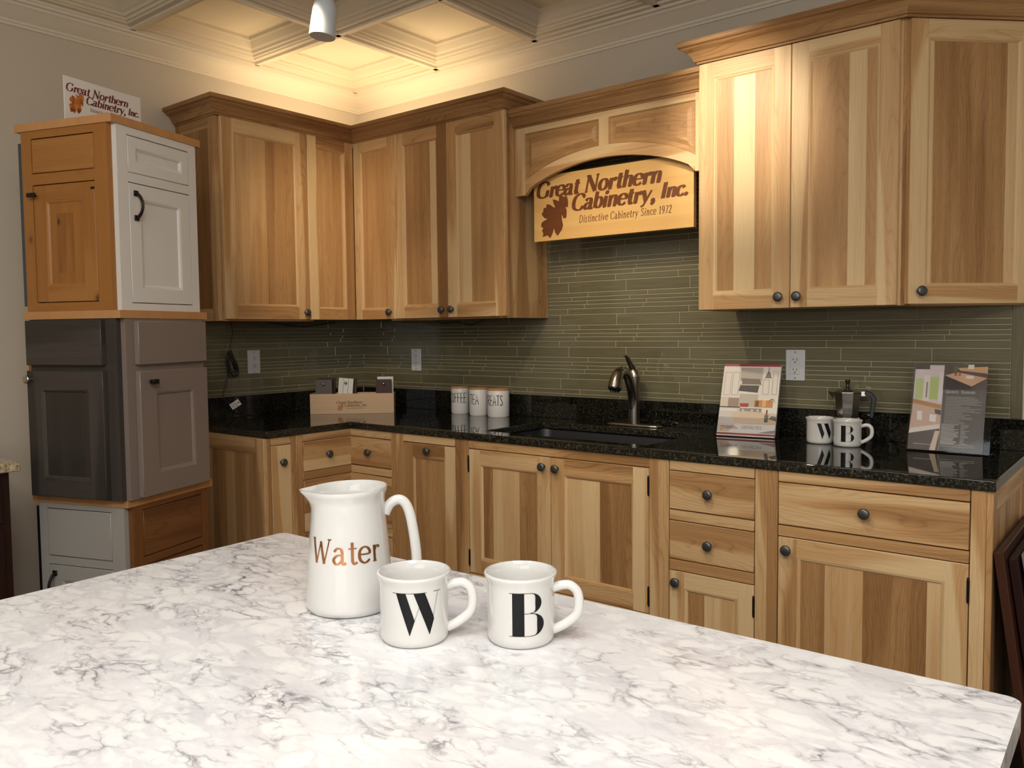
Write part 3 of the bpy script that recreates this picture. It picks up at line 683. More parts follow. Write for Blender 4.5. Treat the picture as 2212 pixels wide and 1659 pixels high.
# two-door cabinet right of the corner
t = thing('wall_cabinet', 'upper hickory two-door cabinet between the corner doors and the arched hood', 'cabinet', (.612, 0, 0), 0)
m = upper_box(t, .6885, DF, ZU, ZT, .4, .42); frame(m, .6885, ZU, ZT, DF, [(0, .038), (.65, .6885)], [(.038, .65, ZT-.04, ZT), (.038, .65, ZU, ZU+.038)])
body(t, m)
door(t, .0185, .3555, ZU+.008, ZT-.008, DF, .02, .057, (.28, .7), (.55, .4), ((.8, .52), (.2, .05)))
door(t, .3585, .699-.0, ZU+.008, ZT-.008, DF, .02, .057, (.2, .15), (.62, .35), ((.12, .2), (.24, .02), (.64, .55)))
knob(t, .328, ZU+.045, DF+.02); knob(t, .388, ZU+.045, DF+.02)
# right of the sink: two-door cabinet
ZU2 = 1.384
t = thing('wall_cabinet', 'upper hickory two-door cabinet directly right of the arched hood', 'cabinet', (2.2125, 0, 0), 0)
m = upper_box(t, .676, DF, ZU2, ZT, .2, .3); frame(m, .676, ZU2, ZT, DF, [(0, .038), (.64, .676)], [(.038, .64, ZT-.04, ZT), (.038, .64, ZU2, ZU2+.038)])
body(t, m)
door(t, .0, .3315, ZU2+.002, ZT-.012, DF, .02, .057, (.02, .05), (.08, .12), ((.32, .48), (.38, 0), (.30, .48)))
door(t, .3345, .668, ZU2+.002, ZT-.012, DF, .02, .057, (.28, .05), (.15, .32), ((.58, .48), (.27, .04), (.15, .42)))
knob(t, .299, ZU2+.040, DF+.02); knob(t, .361, ZU2+.040, DF+.02)
# angled end cabinet
t = thing('angled_end_cabinet', 'upper hickory end cabinet with one door angled back toward the wall, far right', 'cabinet', (2.890, -DF, 0), PI/4)
m = MB(); L = DF*2**.5
m.prism([(0, 0), (L, 0), (L/2, L/2-.0)], ZU2, ZU2+.02, 'z', 'x', .3); m.prism([(0, 0), (L, 0), (L/2, L/2)], ZT-.02, ZT, 'z', 'x', .3)
m.box(0, .03, -.0, .019, ZU2, ZT, 'z', .6, 1); m.box(L-.03, L, 0, .019, ZU2, ZT, 'z', .3, 1)
m.box(.03, L-.03, 0, .019, ZU2, ZU2+.035, 'x', .3); m.box(.03, L-.03, 0, .019, ZT-.035, ZT, 'x', .3)
body(t, m)
door(t, .010, L-.012, ZU2+.004, ZT-.012, .0, .02, .055, (.18, .1), (.3, .2), ((.05, .05), (.83, .66), (.12, .08)), flags=(1, 0)); knob(t, .045, ZU2+.044, .02)
# crowns
crown('crown_moulding', [(.003, -1.093), (DF+.02, -1.093), (DF+.02, -DF-.02), (1.302, -DF-.02), (1.302, -.003)], 'hickory crown moulding wrapping the left L-shaped upper cabinets under the yellow glow')
crown('crown_moulding', [(2.211, -.003), (2.211, -DF-.02), (2.898, -DF-.02), (3.203, -.028), (3.203, -.003)], 'hickory crown moulding on top of the right upper cabinets and angled end')
# hood valance
HB, HT = 1.905, 2.205
t = thing('hood_valance', 'arched hickory hood valance with two raised panels above the sink', 'valance', (1.303, 0, 0), 0)
YV = -.25; w = .908; cx = .455
def arch(x, off=0):
    h = .405; k = (x-cx)/h; return HB+.008+off+(.100)*max(0, 1-k*k)**.85 if abs(k) < 1 else HB+.0
m = MB()
xs = [.055+(.80)*i/28 for i in range(29)]
m.box(0, .055, YV, YV+.02, HB, HT, 'z', .15, 1); m.box(.855, w, YV, YV+.02, HB, HT, 'z', .2, 1)
for i in range(28):   # arched rail
    a, b = xs[i], xs[i+1]; ya, yb = arch(a), arch(b); ta, tb = ya+.047, yb+.047
    if i in (0,): ya = HB+.0
    if i in (27,): yb = HB+.0
    q = [(a, ya), (b, yb), (b, tb), (a, ta)]
    for yy, fl in ((YV, 0), (YV+.02, 1)):
        p = [(x, yy, z) for x, z in q]; m.face(p if not fl else p[::-1], [(k[0]+4, k[2]) for k in (p if not fl else p[::-1])], .12, 0, 1)
    m.face([(a, YV, ya), (a, YV+.02, ya), (b, YV+.02, yb), (b, YV, yb)], [(a, 0), (a, .02), (b, .02), (b, 0)], .4)
    m.face([(a, YV, ta), (b, YV, tb), (b, YV+.02, tb), (a, YV+.02, ta)], [(a, 0), (b, 0), (b, .02), (a, .02)], .4)
m.box(.055, .855, YV, YV+.02, HT-.038, HT, 'x', .1, 1); m.box(.432, .478, YV-.0002, YV+.02, arch(.455)+.0445, HT-.0375, 'z', .05)
m.build('frame', HICK, t, bevel=.0012, weld=True)
for a, b, tn in ((.055, .432, .55), (.478, .855, .45)):
    m = MB(); n = 16; zt = HT-.038
    def row(o, d): return [(a+o, zt-o, d)]+[(a+o+(b-a-2*o)*i/n, arch(a+o+(b-a-2*o)*i/n)+.047+o*1.1, d) for i in range(n+1)]+[(b-o, zt-o, d)]
    R = [row(0, 0), row(.006, .006), row(.018, .008), row(.034, .002)]
    u = RN.random()*9
    for k in range(3):
        A, B = R[k], R[k+1]; N = len(A)
        for i in range(N):
            j = (i+1) % N; p = [(A[i][0], YV+A[i][2], A[i][1]), (A[j][0], YV+A[j][2], A[j][1]), (B[j][0], YV+B[j][2], B[j][1]), (B[i][0], YV+B[i][2], B[i][1])]
            m.face(p, [(q[0]+u, q[2]) for q in p], tn+.1, 0, 0)
    C_ = R[3]; tri = geometry.tessellate_polygon([[Vector((p[0], p[1], 0)) for p in C_]])
    for tt in tri:
        p = [(C_[i][0], YV+.002, C_[i][1]) for i in tt]; m.face(p, [(q[0]+u, q[2]+u) for q in p], tn, 0, .7)
    m.build('raised_panel', HICK, t, smooth=20)
crown('crown_moulding', [(1.303, YV), (2.2105, YV)], 'hickory crown moulding on top of the arched hood valance, lower than its neighbours', -.069)
m = MB(); m.box(1.303, 2.2105, YV+.02, -.012, 2.185, 2.203, 'x', .3); o = m.build('hood_top_board', HICK); tag(o, 'hickory board closing the top of the hood behind the arched valance', 'board')
# ================================================================= WOODEN SIGN
SX0, SX1, SZ0, SZ1 = 1.372, 2.130, 1.706, 1.985
t = thing('wooden_sign', 'carved light maple wall sign with brown lettering and leaf hung under the hood arch', 'sign', (SX0, -.205, SZ0), 0)
m = MB(); ww, hh = SX1-SX0, SZ1-SZ0
n = 5
m.box(0, ww, 0, .022, 0, .05, 'x', .35, 0); m.box(0, ww, 0, .022, .05, .125, 'x', .2); m.box(0, ww, 0, .022, .125, .20, 'x', .45); m.box(0, ww, 0, .022, .20, hh, 'x', .3)
m.build('board', MAPLE, t, bevel=.003, weld=False)
for q in (.15, .6): pass
L_, lf = logo(0, 0, ww, True, .24)
m = MB(); emit(m, L_, lambda x, z: (x, -.0008, z)); m.build('lettering', BURN, t, smooth=0, weld=False, recalc=False)
m = MB(); emit(m, lf, lambda x, z: (x, -.0008, z)); m.build('leaf_emblem', BURN, t, smooth=0, weld=False, recalc=False)
for x in (.1, .6): m = MB(); m.box(x, x+.04, .022, .18, .17, .21, 'y', .3); m.build('bracket', DARKH, t)
# ================================================================= COUNTERTOP
ZC = .914; CE = .664; TH = .029
def slab(m, xs, ys, inside, z0, z1, mi_top=0, mi_side=1):
    nx, ny = len(xs)-1, len(ys)-1
    I = lambda i, j: 0 <= i < nx and 0 <= j < ny and inside(i, j)
    for i in range(nx):
        for j in range(ny):
            if not I(i, j): continue
            a, b, c, d = xs[i], xs[i+1], ys[j], ys[j+1]
            m.face([(a, c, z1), (b, c, z1), (b, d, z1), (a, d, z1)], mi=mi_top); m.face([(a, d, z0), (b, d, z0), (b, c, z0), (a, c, z0)], mi=mi_side)
            if not I(i-1, j): m.face([(a, d, z0), (a, c, z0), (a, c, z1), (a, d, z1)], mi=mi_side)
            if not I(i+1, j): m.face([(b, c, z0), (b, d, z0), (b, d, z1), (b, c, z1)], mi=mi_side)
            if not I(i, j-1): m.face([(a, c, z0), (b, c, z0), (b, c, z1), (a, c, z1)], mi=mi_side)
            if not I(i, j+1): m.face([(b, d, z0), (a, d, z0), (a, d, z1), (b, d, z1)], mi=mi_side)
t = thing('granite_countertop', 'black granite L-shaped countertop with rough speckled edge and sink cutout', 'countertop', (0, 0, 0), 0)
m = MB(); HX0, HX1, HY0, HY1 = 1.385, 2.135, -.575, -.165
slab(m, [.001, CE, HX0, HX1, 3.210], [-1.109, -CE, HY0, HY1, -.001], lambda i, j: (i == 0) or (j > 0 and not (i == 2 and j == 2)), ZC-TH, ZC)
m.build('slab', [GRAN, GEDGE], t, bevel=.003, seg=2).modifiers['bevel'].material = 0
m = MB(); m.box(.021, 3.210, -.020, -.010, ZC, 1.0155); m.build('back_upstand', GRAN, t, bevel=.0015)
m = MB(); m.box(.010, .020, -1.109, -.021, ZC, 1.0155); m.build('side_upstand', GRAN, t, bevel=.0015)
# sink
t = thing('undermount_sink', 'dark charcoal undermount sink basin below the faucet', 'sink', (1.76, -.37, ZC-.25), 0)
m = MB(); a, b, c, d = HX0-.012-1.76, HX1+.012-1.76, HY0-.012+.37, HY1+.012+.37; zt = .25-TH-.001
def bowl(o, z, r=.05, n=6):
    P = []
    for cx_, cy_, a0 in ((b-o-r, d-o-r, 0), (a+o+r, d-o-r, 90), (a+o+r, c+o+r, 180), (b-o-r, c+o+r, 270)):
        for k in range(n+1): q = math.radians(a0+90*k/n); P.append((cx_+r*math.cos(q), cy_+r*math.sin(q), z))
    return P
rows = [bowl(-.02, zt-.008), bowl(-.02, zt), bowl(.0, zt), bowl(.006, zt-.01), bowl(.012, .03), bowl(.03, .012), bowl(.2, .006)]
m.grid(rows, True); m.face(rows[-1]); m.build('basin', SINKM, t, smooth=40)
m = MB(); m.M = T(0, 0, .008); m.lathe([(.045, 0), (.043, .003), (.03, .001), (.0, .0)], 24); m.build('drain', STEEL, t)
# faucet
t = thing('kitchen_faucet', 'brushed nickel single-lever pull-out faucet behind the sink', 'faucet', (1.803, -.092, ZC), 0)
m = MB(); P = []
for k in range(40):
    q = 2*PI*k/40; P.append((.132*math.copysign(abs(math.cos(q))**.6, math.cos(q)), .030*math.copysign(abs(math.sin(q))**.8, math.sin(q))))
def sc(k, z): return [(x*k, y*k, z) for x, y in P]
m.grid([sc(.97, .001), sc(1, .004), sc(.97, .008), sc(.8, .0115)], True); m.face(sc(.8, .0115)); m.build('base_plate', NICKEL, t, smooth=50)
m = MB(); m.lathe([(.026, .011), (.0255, .03), (.0245, .08), (.0243, .13), (.0248, .17), (.026, .195), (.0262, .207)], 32); m.build('faucet_body', STEEL, t, smooth=60)
m = MB(); m.lathe([(.0262, .208), (.0262, .214), (.0245, .228), (.018, .24), (.008, .246), (0, .247)], 28); h = m.build('handle_cap', NICKEL, t, smooth=60)
m = MB(); pts = cat_rom([(0, 0), (1, 0)], 2)
def smooth3(p, n=8):
    out = []
    for i in range(len(p)-1):
        A, B, C, D = (Vector(p[max(0, min(len(p)-1, i+k))]) for k in (-1, 0, 1, 2))
        for k in range(n):
            q = k/n; out.append(.5*((2*B)+(-A+C)*q+(2*A-5*B+4*C-D)*q*q+(-A+3*B-3*C+D)*q**3))
    out.append(Vector(p[-1])); return out
hp = smooth3([(0, 0, .225), (0, -.014, .248), (0, -.034, .268), (0, -.055, .290), (0, -.078, .302)], 5)
m.tube(hp, [.014-.0085*(i/(len(hp)-1))**.6 for i in range(len(hp))], 12, flat=1.5, up=(0, 0, 1)); m.build('lever', NICKEL, t, smooth=60)
sp = smooth3([(0, -.004, .06), (0, -.010, .12), (0, -.026, .17), (0, -.055, .215), (0, -.090, .234), (0, -.122, .226), (0, -.142, .200), (0, -.152, .170)], 6)
n = len(sp); rr = [.020-.001*i/n if i < n*.55 else .0195+.010*((i/n-.55)/.45) for i in range(n)]
m = MB(); m.tube(sp, rr, 20); m.build('spout', STEEL, t, smooth=60)
m = MB(); m.M = T(0, -.1535, .163) @ Rx(math.radians(-18)); m.lathe([(0, -.006), (.010, -.006), (.022, -.004), (.027, .002), (.027, .008)], 24)
for k in range(10): m.box(.017*math.cos(k*PI/5)-.0015, .017*math.cos(k*PI/5)+.0015, .017*math.sin(k*PI/5)-.0015, .017*math.sin(k*PI/5)+.0015, -.010, -.003)
m.build('spray_nozzle', BLACKL, t)
# ================================================================= BASE CABINETS  (front plane y=-BF)
BF = .6555; ZB = .884; TK = .10
def base_box(t, w, left=True, right=True, tl=.4, tr=.4):
    m = MB()
    m.box(0, .018, -BF+.019, -.003, TK, ZB, 'z', tl, 1); m.box(w-.018, w, -BF+.019, -.003, TK, ZB, 'z', tr, 1)
    m.box(.018, w-.018, -BF+.019, -.003, TK, TK+.018, 'x', .3); m.box(.018, w-.018, -.009, -.003, TK+.018, ZB, 'z', .3)
    m.box(0, w, -BF+.075, -BF+.09, 0, TK, 'x', .3, 0)
    return m
Z1, Z2, Z3, Z4, Z5 = .8486, .7215, .6820, .5548, .5137
G = .0030
def seat(*a): pass
# sink base
X0 = 1.336; t = thing('base_cabinet', 'hickory sink base cabinet with two doors below the sink', 'cabinet', (X0, -.0, 0), 0)
w = 2.226-X0; m = base_box(t, w)
frame(m, w, TK, ZB, BF, [(0, 1.3732-X0-G), (2.1865-X0+G, w)], [(.037, w-.037, Z1+G, ZB), (.037, w-.037, .31, .3445)])
m.box(.037, w-.037, -BF, -BF+.019, TK, .31, 'x', .4, 1)
body(t, m)
door(t, 1.3732-X0, 1.7765-X0-.001, .347, Z1, BF-.019, .019, .060, (.08, .35), (.35, .4), ((.19, .80), (.50, .14), (.31, .78)))
door(t, 1.7775-X0+.001, 2.1865-X0, .347, Z1, BF-.019, .019, .060, (.12, .05), (.55, .5), ((.52, .14), (.48, .85)))
knob(t, 1.747-X0, .813, BF); knob(t, 1.808-X0, .811, BF)
for x in (1.3722, 2.1875):
    for z in (.789, .408): hinge(t, x-X0, z, BF)
# pull-out cabinet left of the sink
X0 = .957; t = thing('base_cabinet', 'narrow hickory base cabinet, door knobbed at top centre, left of the sink doors', 'cabinet', (X0, 0, 0), 0)
w = 1.336-X0; m = base_box(t, w); frame(m, w, TK, ZB, BF, [(0, .9966-X0-G), (1.2972-X0+G, w)], [(.04, w-.04, Z1+G, ZB), (.04, w-.04, TK, .14)]); body(t, m)
door(t, .9966-X0, 1.2972-X0, .142, Z1, BF-.019, .019, .057, (.35, .12), (.6, .4), ((1, .62),)); knob(t, 1.150-X0, .822, BF)
# drawer stack
X0 = 2.226; t = thing('base_cabinet', 'hickory base cabinet with two stacked drawers over a small door', 'cabinet', (X0, 0, 0), 0)
w = 2.598-X0; m = base_box(t, w); frame(m, w, TK, ZB, BF, [(0, 2.2654-X0-G), (2.5579-X0+G, w)], [(.04, w-.04, Z1+G, ZB), (.04, w-.04, Z3+G, Z2-G), (.04, w-.04, Z5+G, Z4-G), (.04, w-.04, TK, .14)]); body(t, m)
for a, b in ((Z2, Z1), (Z4, Z3)):
    door(t, 2.2654-X0, 2.5579-X0, a, b, BF-.019, .019, slab=True, grain='x', panel=((1, .34),), name='drawer'); knob(t, 2.4095-X0, (a+b)/2, BF)
door(t, 2.2654-X0, 2.5579-X0, .142, Z5, BF-.019, .019, .055, (.08, .1), (.15, .2), ((.36, .72), (.64, .14))); knob(t, 2.2945-X0, .479, BF); hinge(t, 2.5585-X0, .448, BF)
# wide right cabinet
X0 = 2.598; t = thing('base_cabinet', 'wide hickory base cabinet with one drawer over one door, right end', 'cabinet', (X0, 0, 0), 0)
w = 3.1877-X0; m = base_box(t, w, tr=.75); frame(m, w, TK, ZB, BF, [(0, 2.6343-X0-G), (3.1492-X0+G, w)], [(.036, w-.038, Z1+G, ZB), (.036, w-.038, Z3+G, .7205-G), (.036, w-.038, TK, .14)]); body(t, m)
door(t, 2.6343-X0, 3.1492-X0, .7205, Z1, BF-.019, .019, slab=True, grain='x', panel=((1, .34),), name='drawer'); knob(t, 2.887-X0, .787, BF)
door(t, 2.6343-X0, 3.1492-X0, .142, Z3, BF-.019, .019, .057, (.35, .1), (.05, .2), ((.19, .74), (.28, .2), (.44, .82), (.09, .2))); knob(t, 2.664-X0, .646, BF); hinge(t, 3.1497-X0, .613, BF)
o = door(t, -BF+.004, -.05, TK, ZB, 0, .016, .06, (.3, .4), (.3, .3), ((.2, .5), (.2, .3), (.2, .6), (.2, .35), (.2, .6)), name='end_panel'); o.location = (w, 0, 0); o.rotation_euler = (0, 0, PI/2)
# corner base with folded drawers
t = thing('corner_base_cabinet', 'hickory inside-corner base cabinet whose V-shaped drawers carry two knobs', 'cabinet', (0, 0, 0), 0)
m = MB(); CB = .957; q = BF
pl = [(.002, -.002), (CB, -.002), (CB, -q+.019), (q-.019, -q+.019), (q-.019, -CB), (.002, -CB)]
m.prism(pl, TK, TK+.018, 'z', 'x', .3); m.prism([(a if a < .9 else .95, b if b > -.9 else -.95) for a, b in pl], ZB-.018, ZB, 'z', 'x', .3)
m.box(CB-.018, CB, -q+.019, -.002, TK, ZB); m.box(.002, q-.019, -CB, -CB+.018, TK, ZB)
zz = [(Z1+G, ZB), (Z3+G, Z2-G), (.42, .455), (TK, .14)]
m.box(.9165+G, CB, -q, -q+.019, TK, ZB, 'z', .35, 1); m.box(q-.019, q, -CB, -.9198-G, TK, ZB, 'z', .45, 1)
for a, b in zz: m.box(q-.0, .9165+G, -q, -q+.019, a, b, 'x', .35, 1); m.box(q-.019, q, -.9198-G, -q+.0, a, b, 'y', .42, 1)
body(t, m)
for a, b in ((Z2, Z1), (.457, Z3), (.142, .418)):
    m = MB(); k = (b-a)*.36
    m.box(q, .9165, -q, -q+.019, a, b, 'x', .42, 1); m.box(q-.019, q, -.9198, -q, a+k, b, 'y', .5, 1); m.box(q-.019, q, -.9198, -q, a, a+k, 'y', .05, 0); m.box(q-.019, q, -q, -q+.019, a, b)
    d_ = m.build('drawer', HICK, t, bevel=.0015)
kz = (Z1+Z2)/2
kb = knob(t, .783, kz, BF); kb = knob(t, -.792, kz, BF); kb.rotation_euler = (0, 0, PI/2)
# narrow cabinet at the end of the left run
t = thing('base_cabinet', 'slim hickory base cabinet with broad side panel, end of the left wall run', 'cabinet', (0, -1.104, 0), PI/2)
w = 1.104-.957; m = base_box(t, w); frame(m, w, TK, ZB, BF, [(0, .022-G), (.119+G, w)], [(.02, .119, Z1+G, ZB), (.02, .119, TK, .14)]); body(t, m)
door(t, .022, .119, .142, Z1, BF-.019, .019, slab=True, panel=((1, .12),), grain='z'); knob(t, .070, .778, BF)
o = door(t, .005, BF, TK, ZB, 0, .016, .06, (.4, .45), (.42, .4), ((.10, .62), (.14, .7), (.12, .35), (.2, .75), (.14, .3), (.15, .72), (.15, .62)), name='end_panel'); o.rotation_euler = (0, 0, -PI/2)
# ================================================================= ISLAND
IA = .0198; IL, ID = 1.272, 1.02
t = thing('island_countertop', 'white marbled quartz island countertop with grey veins in the foreground', 'countertop', (2.167, -2.112, ZC-.03), IA)
def rrect(x0, x1, y0, y1, r, n=8):
    P = []
    for cx_, cy_, a0 in ((x1-r, y1-r, 0), (x0+r, y1-r, 90), (x0+r, y0+r, 180), (x1-r, y0+r, 270)):
        for k in range(n+1): q = math.radians(a0+90*k/n); P.append((cx_+r*math.cos(q), cy_+r*math.sin(q)))
    return P
m = MB(); m.prism(rrect(0, IL+.004, -ID, 0, .016), 0, .03, 'z', 'x'); m.build('slab', QUARTZ, t, bevel=.004, seg=3)
t2 = thing('island_cabinet', 'dark painted island base cabinet under the white quartz top', 'cabinet', (2.167, -2.112, 0), IA)
m = MB(); m.box(.04, IL-.04, -ID+.04, -.04, TK, ZC-.0305); m.box(.08, IL-.08, -ID+.08, -.08, 0, TK); m.build('body', BLACKP, t2, bevel=.002)
for k in range(3): door(t2, .05+k*.40, .05+k*.40+.38, .14, .86, 0, .019, .05, mat=BLACKP).rotation_euler = (0, 0, 0)
for ch in t2.children:
    if ch.name.startswith('door'): ch.location = (0, -ID+.04, 0)
# ================================================================= MUGS AND PITCHER
def c_handle(m, pts, r, flat, n=14):
    P_ = smooth3(pts, 7); m.tube(P_, r, n, flat=flat, up=(0, 1, 0))
DIDW = [('T', [(.06, 1), (.27, 0)]), ('t', [(.27, .02), (.50, .62)]), ('T', [(.38, 1), (.63, 0)]), ('t', [(.63, .02), (.93, 1)]), ('h', [(0, 1), (.20, 1)]), ('h', [(.06, 1), (.56, 1)]), ('h', [(.86, 1), (1.0, 1)])]
def mug_letter(ch, h):
    out = []
    def rib(p, w0, horiz=False):
        for i in range(len(p)-1):
            a, b = p[i], p[i+1]
            n = max(1, int(math.hypot(b[0]-a[0], b[1]-a[1])/.08))
            for k in range(n):
                c = (a[0]+(b[0]-a[0])*k/n, a[1]+(b[1]-a[1])*k/n); d = (a[0]+(b[0]-a[0])*(k+1)/n, a[1]+(b[1]-a[1])*(k+1)/n)
                if horiz: out.append([(c[0], c[1]-w0), (d[0], d[1]-w0), (d[0], d[1]+w0), (c[0], c[1]+w0)])
                else: out.append([(c[0]-w0, c[1]), (c[0]+w0, c[1]), (d[0]+w0, d[1]), (d[0]-w0, d[1])])
    if ch == 'W':
        # two heavy diagonals cut to points, hairlines between
        for x0, x1, xb in ((.09, .32, .40), (.50, .76, .86)):
            n = 14
            for k in range(n):
                y0, y1 = 1-k/n, 1-(k+1)/n
                L0, R0 = x0+(xb-x0)*k/n, min(x1+(xb-x0)*k/n, 9); L1, R1 = x0+(xb-x0)*(k+1)/n, x1+(xb-x0)*(k+1)/n
                R0, R1 = min(R0, max(xb+y0*.34, L0)), min(R1, max(xb+y1*.34, L1))
                out.append([(L0, y0), (R0, y0), (R1, y1), (L1, y1)])
        rib([(.40, .02), (.62, .66)], .004); rib([(.86, .02), (1.10, 1)], .004)
        rib([(0, 1), (.80, 1)], .005, True); rib([(.98, 1), (1.18, 1)], .005, True)
        s = 1.02
    else:
        rib([(.20, 0), (.20, 1)], .13); rib([(0, .995), (.5, .995)], .005, True); rib([(0, .005), (.5, .005)], .005, True)
        for cy_, ry, x0, rx, th in ((.765, .235, .46, .20, .155), (.265, .265, .48, .24, .175)):
            n = 20
            for k in range(n):
                def P2(q, inner):
                    aa = math.radians(90-180*q/n)
                    return (x0+(rx-(th*math.cos(aa) if inner else 0)+(.07 if not inner else .07))*max(0, math.cos(aa)), cy_+(ry-(.012 if inner else 0))*math.sin(aa))
                out.append([P2(k, 1), P2(k, 0), P2(k+1, 0), P2(k+1, 1)])
        rib([(.3, .527), (.50, .527)], .005, True)
        s = 1.06
    return [[((x)*h*s, y*h) for x, y in p] for p in out], (1.18 if ch == 'W' else .80)*h*s
def mug(loc, letter, label, hang, lang, group, R=.0445, Hh=.0905):
    t = thing('mug', label, 'mug', loc, 0, group)
    m = MB()
    prof = [(.0, .001), (R-.009, .001), (R-.008, 0), (R-.003, .0015), (R-.0005, .006), (R, .012), (R, Hh-.016), (R+.001, Hh-.010), (R+.0035, Hh-.004), (R+.0040, Hh-.0015), (R+.0028, Hh), (R+.0008, Hh), (R-.0015, Hh-.004), (R-.0032, Hh-.012), (R-.0040, Hh-.02), (R-.0042, .014), (R-.008, .006), (0, .005)]
    m.lathe(prof, 64); m.build('cup', CERAM, t, smooth=60)
    m = MB(); m.M = Rz(hang)
    c_handle(m, [(R-.002, 0, Hh-.0215), (R+.010, 0, Hh-.0175), (R+.021, 0, Hh-.0175), (R+.0300, 0, Hh-.026), (R+.0320, 0, Hh-.042), (R+.0280, 0, Hh-.056), (R+.014, 0, Hh-.068), (R-.002, 0, Hh-.0765)], .0046, 1.35)
    m.build('handle', CERAM, t, smooth=60)
    P_, wd_ = mug_letter(letter, .0545 if letter == 'W' else .0550)
    m = MB()
    z0 = .0180 if letter == 'W' else .0185
    def fn(x, y): a = lang+(x-wd_/2)/R; return ((R+.0004)*math.cos(a), (R+.0004)*math.sin(a), z0+y)
    emit(m, P_, fn); m.build('lettering', INK, t, smooth=0, weld=False, recalc=False)
    return t
def R_(d): return math.radians(d)
mug((2.793, -2.358, ZC), 'W', 'white mug with black letter W on the island, next to the pitcher', R_(-44.3+82), R_(-44.3+5), 'letter mugs on the island')
mug((2.906, -2.276, ZC), 'B', 'white mug with black letter B on the island, right of the W mug', R_(-51.8+82), R_(-51.8+11), 'letter mugs on the island', R=.0437)
mug((2.600, -.178, ZC), 'W', 'white mug with black letter W on the black granite, in front of the moka pot', R_(-72+88), R_(-72+24), 'letter mugs on the granite')
mug((2.702, -.206, ZC), 'B', 'white mug with black letter B on the black granite, right of its W neighbour', R_(-73.7+84), R_(-73.7-2), 'letter mugs on the granite')
# pitcher
t = thing('water_pitcher', 'tall white ceramic pitcher lettered Water in rose gold on the island', 'pitcher', (2.626, -2.326, ZC), 0)
va = R_(-39.9); sa = va-R_(92)   # spout toward the left of the view
def spoutf(p, a):
    x, y, z = p; d = (a-sa+PI) % (2*PI)-PI
    k = max(0, (z-.147)/.030)**1.5*math.exp(-(d/.33)**2)
    r = math.hypot(x, y)
    lift = max(0, (z-.150)/.030)*(.004*math.cos(d))
    return (x+math.cos(sa)*.0135*k, y+math.sin(sa)*.0135*k, z-lift*.4)
prof = [(0, .001), (.052, .001), (.054, 0), (.0605, .002), (.0632, .008), (.0628, .02), (.0602, .06), (.0572, .10), (.0540, .135), (.0533, .148), (.0531, .158), (.0540, .164), (.0558, .169), (.0572, .1735), (.0565, .1765), (.0550, .1765), (.0530, .170), (.0505, .158), (.0507, .148), (.0528, .135), (.0545, .10), (.059, .02), (.055, .008), (0, .006)]
P3 = []
for i in range(len(prof)-1):
    n = 3 if abs(prof[i+1][1]-prof[i][1]) > .01 else 1
    for k in range(n): P3.append((prof[i][0]+(prof[i+1][0]-prof[i][0])*k/n, prof[i][1]+(prof[i+1][1]-prof[i][1])*k/n))
P3.append(prof[-1])
m = MB(); m.lathe(P3, 96, deform=spoutf); m.build('jug', CERAM, t, smooth=70)
m = MB(); m.M = Rz(va+R_(84))
c_handle(m, [(.0530, 0, .136), (.060, 0, .149), (.071, 0, .1555), (.081, 0, .152), (.0885, 0, .137), (.094, 0, .108), (.098, 0, .072), (.097, 0, .042), (.092, 0, .026), (.072, 0, .024), (.058, 0, .026)], .0056, 1.35)
m.build('handle', CERAM, t, smooth=60)
tw = text_w('Water', .034, xs=1.0, track=.04)
pw, _ = text_polys('Water', -tw/2, .078, .034, .12, .5, track=.04)
def prad(z):
    for (r0_, z0_), (r1_, z1_) in zip(prof[5:11], prof[6:12]):
        if z0_ <= z <= z1_: return r0_+(r1_-r0_)*(z-z0_)/(z1_-z0_)
    return .055
m = MB()
def fn(x, y): r = prad(y)+.0006; a = va-R_(6)+x/.0575; return (r*math.cos(a), r*math.sin(a), y)
emit(m, pw, fn); m.build('lettering', GOLD, t, smooth=0, weld=False, recalc=False)
# ================================================================= CANISTERS
def canister(x, y, R, word, label, shift):
    t = thing('canister', label, 'canister', (x, y, ZC), 0, 'lettered canisters by the wall'); Hh = .136
    m = MB(); m.lathe([(0, .001), (R-.006, .001), (R-.004, 0), (R, .006), (R, Hh-.012), (R-.001, Hh-.010), (R-.002, Hh-.010), (R-.004, .01), (0, .009)], 48); m.build('jar', CANW, t, smooth=50)
    m = MB(); m.lathe([(0, Hh-.012), (R-.003, Hh-.012), (R+.001, Hh-.0095), (R+.001, Hh-.002), (R-.001, Hh), (0, Hh)], 48); m.build('lid', BEECH, t, smooth=40)
    va_ = math.atan2(CAM.y-y, CAM.x-x); h = .047; tw = text_w(word, h, HAND, xs=.9)
    P_, _ = text_polys(word, -tw/2, .056, h, .075, 1, HAND, xs=.9); m = MB()
    def fn(a_, b_): q = va_+shift+a_/R; return ((R+.0005)*math.cos(q), (R+.0005)*math.sin(q), b_)
    emit(m, P_, fn); m.build('lettering', INK, t, smooth=0, weld=False, recalc=False)
canister(.812, -.085, .0452, 'COFFEE', 'white canister lettered COFFEE with a wooden lid, leftmost of three', R_(-22))
canister(.950, -.105, .0452, 'TEA', 'white canister lettered TEA with a wooden lid, middle of three', R_(-30))
canister(1.074, -.105, .0520, 'TREATS', 'white canister lettered TREATS with a wooden lid, rightmost of three', R_(-30))
